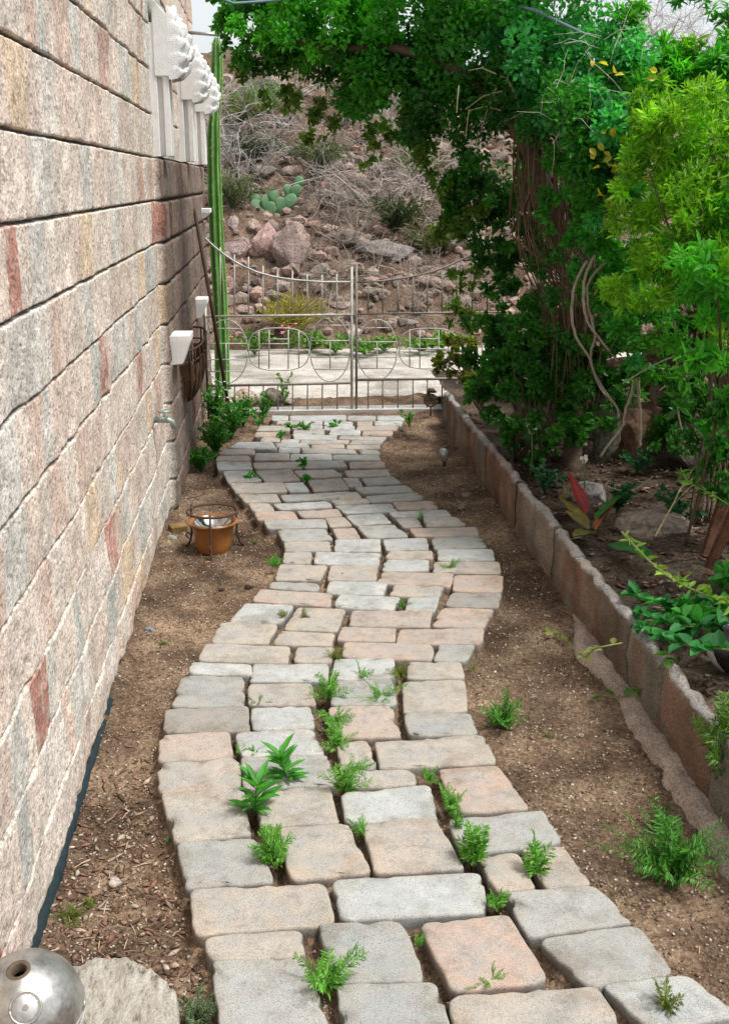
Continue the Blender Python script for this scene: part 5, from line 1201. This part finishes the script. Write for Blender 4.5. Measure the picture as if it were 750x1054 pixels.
stems([([(622,500),(640,505),(655,503),(672,490)],4.9)], 'thin grey twig arching over the big green leaf', r=.004)
stems([([(640,395),(665,380),(690,368),(712,366)],5.1),([(678,402),(690,394),(704,388)],5.1)], 'forked light twigs below the white gap at the right', r=.004)

sh = empty('bed_shrub', tuple(onz(545, 470, .22)), 'dense green shrub filling the back of the raised bed under the tree', 'shrub')
crown('crown', [(505,372,6.4,.20,1,'dark'),(540,370,6.2,.22,1,'mid'),(575,372,6.0,.2,1,'dark'),(610,385,6.0,.18,.9,'dark'),(500,410,6.3,.14,.8,'dark'),(535,415,6.1,.18,.9,'dark'),(575,420,5.9,.18,.8,'dark'),(560,455,5.7,.13,.6,'dark'),(520,440,5.9,.10,.7,'dark'),(600,440,5.9,.14,.5,'dark'),(640,400,6.1,.14,.5,'dark')], sh, .038, .028, PAL, 1.0)
mb = MB()
for k in range(26):
    x = rr.uniform(500, 610); branch([onz(550+rr.uniform(-25, 25), 475, .22), at((x+550)/2, 430, 5.9), at(x, rr.uniform(360, 410), 6.1)], .008, .004, mb, 5, k)
mb.build('stems', M_bark, sh, True)
sh = empty('olive_shrub', tuple(onz(470, 425, .22)), 'olive yellow-leaved shrub spilling over the far end of the edging wall', 'shrub')
crown('crown', [(462,362,7.6,.10,.7,'olive'),(478,345,7.5,.10,.7,'olive'),(456,380,7.6,.09,.7,'olive'),(480,378,7.4,.11,.7,'olive'),(495,395,7.2,.12,.8,'dark'),(468,350,7.6,.06,.8,'olive'),(485,330,7.4,.08,.5,'olive')], sh, .036, .026, PAL, 1.0)
mb = MB()
for k in range(12): branch([Vector((1.4, 7.4, .2)), at(485+rr.uniform(-8, 8), 395, 7.4), at(rr.uniform(452, 495), rr.uniform(340, 385), 7.5)], .006, .003, mb, 5, k)
mb.build('stems', M_bark, sh, True)
sh = empty('lime_shrub', (1.85, 4.7, .25), 'tall bright lime green feathery shrub at the right edge', 'shrub')
crown('crown', [(690,150,4.9,.20,1,'lime'),(725,140,4.8,.24,1,'lime'),(665,190,4.9,.16,.9,'lime'),(700,210,4.8,.24,1,'lime'),(745,200,4.7,.25,1,'lime'),(735,260,4.6,.22,1,'bright'),(690,265,4.7,.18,.9,'lime'),(660,250,4.9,.14,.8,'lime'),(720,300,4.5,.14,.9,'bright'),(750,310,4.4,.14,1,'bright'),(680,305,4.7,.11,.7,'lime'),(645,300,4.9,.13,.8,'lime'),(655,330,4.9,.13,.8,'mid'),(690,345,4.7,.10,.6,'bright'),(655,150,4.95,.14,.9,'lime'),(640,230,4.95,.10,.6,'lime'),(745,345,4.6,.08,.6,'lime'),(670,350,4.8,.07,.6,'edge'),(780,250,4.6,.3,.8,'lime'),(790,150,4.8,.3,.8,'lime'),(680,110,5.0,.14,.8,'lime'),(860,120,4.3,.45,.5,'mid'),(960,260,3.6,.45,.5,'mid'),(880,330,4.0,.35,.5,'mid'),(990,430,3.0,.35,.5,'mid')], sh, .042, .011, PAL, .62)  # trailing blobs are unseen, added beyond the frame to shade the bed
mb = MB()
for k in range(11):
    x = rr.uniform(650, 780); y = rr.uniform(120, 300); branch([Vector((1.95+rr.uniform(-.1, .1), 4.75, .25)), at(745+rr.uniform(-15, 15), 400, 4.8), at((x+745)/2, (y+400)/2, 4.75), at(x, y, 4.75)], .007, .002, mb, 5, k)
mb.build('branches', M_bark, sh, True)
sh = empty('vivid_creeper', (1.75, 4.5, .25), 'vivid green pinnate-leaved creeper hanging just below the lime shrub', 'creeper')
crown('crown', [(722,262,4.3,.07,.8,'bright'),(735,285,4.3,.09,.8,'bright'),(745,268,4.3,.07,.8,'lime'),(712,370,4.35,.055,.7,'bright'),(728,362,4.35,.06,.7,'bright'),(742,372,4.3,.06,.7,'bright'),(705,388,4.4,.04,.6,'bright'),(735,400,4.4,.10,.6,'mid'),(745,420,4.4,.08,.6,'dark'),(652,375,4.9,.05,.6,'teal'),(700,415,4.6,.06,.4,'dark')], sh, .055, .02, PAL, .9)
mb = MB(); branch([Vector((1.75, 4.5, .2)), at(740, 420, 4.4), at(742, 370, 4.35), at(738, 300, 4.3), at(735, 262, 4.3)], .008, .004, mb, 5, 3); branch([at(742, 385, 4.35), at(722, 372, 4.35), at(700, 390, 4.4)], .004, .002, mb, 5, 4); mb.build('stem', M_bark, sh, True)
sh = empty('top_shrub', (2.5, 6.6, .3), 'bright green shrub band at the top right below the pale sky', 'shrub')
crown('crown', [(640,55,5.5,.15,.8,'teal'),(655,85,5.4,.15,.9,'bright'),(680,95,5.3,.16,.9,'lime'),(650,20,5.6,.12,.5,'bright'),(760,90,5.3,.2,.9,'bright'),(665,75,5.6,.13,.9,'bright'),(690,62,5.6,.13,.9,'bright'),(715,75,5.5,.15,1,'bright'),(740,70,5.5,.16,1,'mid'),(760,45,5.5,.16,.8,'bright'),(700,95,5.6,.14,.9,'dark'),(735,100,5.6,.15,.9,'dark'),(712,45,5.5,.05,.7,'lime'),(740,20,5.5,.07,.6,'mid'),(700,0,5.4,.05,.7,'mid'),(718,-8,5.4,.06,.7,'mid')], sh, .05, .013, PAL, .9)
mb = MB()
for k in range(10): branch([Vector((2.45, 6.4, .25)), at(730+rr.uniform(-15, 15), 260, 5.9), at(rr.uniform(670, 750), rr.uniform(60, 110), 5.6)], .014, .003, mb, 5, k)
mb.build('branches', M_bark, sh, True)
# undergrowth in the dark right bed
for k, (x, y, lab) in enumerate([(700,530,'small round-leaved dark plant in front of the red boards'),(655,480,'dark ivy tuft between the upright slabs'),(690,450,'dark ivy tuft in front of the big brown boulder'),(635,520,'low dark seedling behind the big green leaf'),(560,500,'dark low ivy just behind the edging wall at the middle'),(530,465,'dark low ivy behind the edging wall nearer the gate'),(668,400,'dark ivy clinging beside the reddish slab, upper')]):
    p = onz(x, y, .28); clump('ivy_tuft', lab, 'ivy', (p.x, p.y, .24), .14, .18 if k != 6 else .4, 130, (.015,.08,.03), (.03,.14,.05), .035, .026, 'dark ivy in the raised bed')

# shrubs at the foot of the left wall
lg = 'green plants at the foot of the left wall'
for (x, y, r, h, n, lab, fl) in [(207,486,.10,.17,420,'dense feathery green plant at the wall foot, nearest to the pot',None),(222,470,.12,.28,520,'taller leafy plant at the wall foot behind the nearest one',None),(238,452,.13,.30,480,'green plant with tiny white flowers at the wall foot',(9, M_petal, .014)),(222,440,.14,.38,480,'upright plant beside the leaning iron pole',(5, M_petal, .014)),(250,440,.12,.28,300,'loose plant between the iron pole and the gate',(4, M_petal, .014)),(270,436,.10,.26,160,'sprawling weed stems in front of the tan boulder',None)]:
    p = onz(x, y, 0); clump('wall_foot_plant', lab, 'plant', (p.x, p.y, 0), r, h, int(n*1.6), (.03,.17,.02), (.10,.32,.04), .032, .013, lg, flowers=fl)
for (x, y, r, sq, c, lab) in [(252,424,.13,(1.4,1,.8),(.42,.31,.25),'pinkish tan boulder just outside the gate at the left'),(283,420,.12,(1,1,.9),(.22,.18,.15),'dark brown boulder just outside the gate beside the tan one'),(298,424,.06,(1,1,.8),(.36,.31,.27),'small grey rock at the foot of the dark brown boulder')]:
    p = onz(x, y-2, 0); rock('road_boulder', (p.x, max(p.y, 9.0), 0), r, int(x), c, lab, 'boulder', .85, sq)
p = onz(292, 417, 0); clump('gate_seedling', 'tall airy seedling in front of the dark brown boulder by the gate', 'plant', (p.x, 8.9, 0), .12, .32, 90, (.10,.26,.05), (.2,.38,.08), .04, .016)

# ------------------------------------------------------------------ light
w = bpy.data.worlds.new('World'); sc.world = w; w.use_nodes = True; nt = w.node_tree; bg = nt.nodes['Background']
sky = nt.nodes.new('ShaderNodeTexSky'); sky.sky_type = 'NISHITA'; sky.sun_disc = False
EL, AZ = 64, 118       # sun behind the camera, to the right
sky.sun_elevation = R(EL); sky.sun_rotation = R(AZ); sky.dust_density = 2.5; sky.air_density = 1
hs = nt.nodes.new('ShaderNodeHueSaturation'); hs.inputs['Saturation'].default_value = .28; nt.links.new(sky.outputs[0], hs.inputs['Color'])
wm = nt.nodes.new('ShaderNodeMix'); wm.data_type = 'RGBA'; wm.blend_type = 'MULTIPLY'; wm.inputs[0].default_value = 1; wm.inputs[7].default_value = (1.0, 1.0, .98, 1); nt.links.new(hs.outputs[0], wm.inputs[6])
nt.links.new(wm.outputs[2], bg.inputs['Color']); bg.inputs['Strength'].default_value = .15
sd = bpy.data.lights.new('sun', 'SUN'); sd.energy = 2.3; sd.angle = R(11); sd.color = (1, .965, .91)
so = bpy.data.objects.new('sun', sd); COL.objects.link(so)
dirv = Vector((math.sin(R(AZ))*math.cos(R(EL)), math.cos(R(AZ))*math.cos(R(EL)), math.sin(R(EL))))
so.rotation_euler = dirv.to_track_quat('Z', 'Y').to_euler()
sc.view_settings.view_transform = 'Standard'; sc.view_settings.look = 'None'; sc.view_settings.gamma = 1; sc.view_settings.use_curve_mapping = False
sc.view_settings.exposure = .58
sc.cycles.max_bounces = 8; sc.cycles.diffuse_bounces = 4; sc.cycles.transmission_bounces = 4
print('leaves', nA, 'pavers', len(paver_xy))
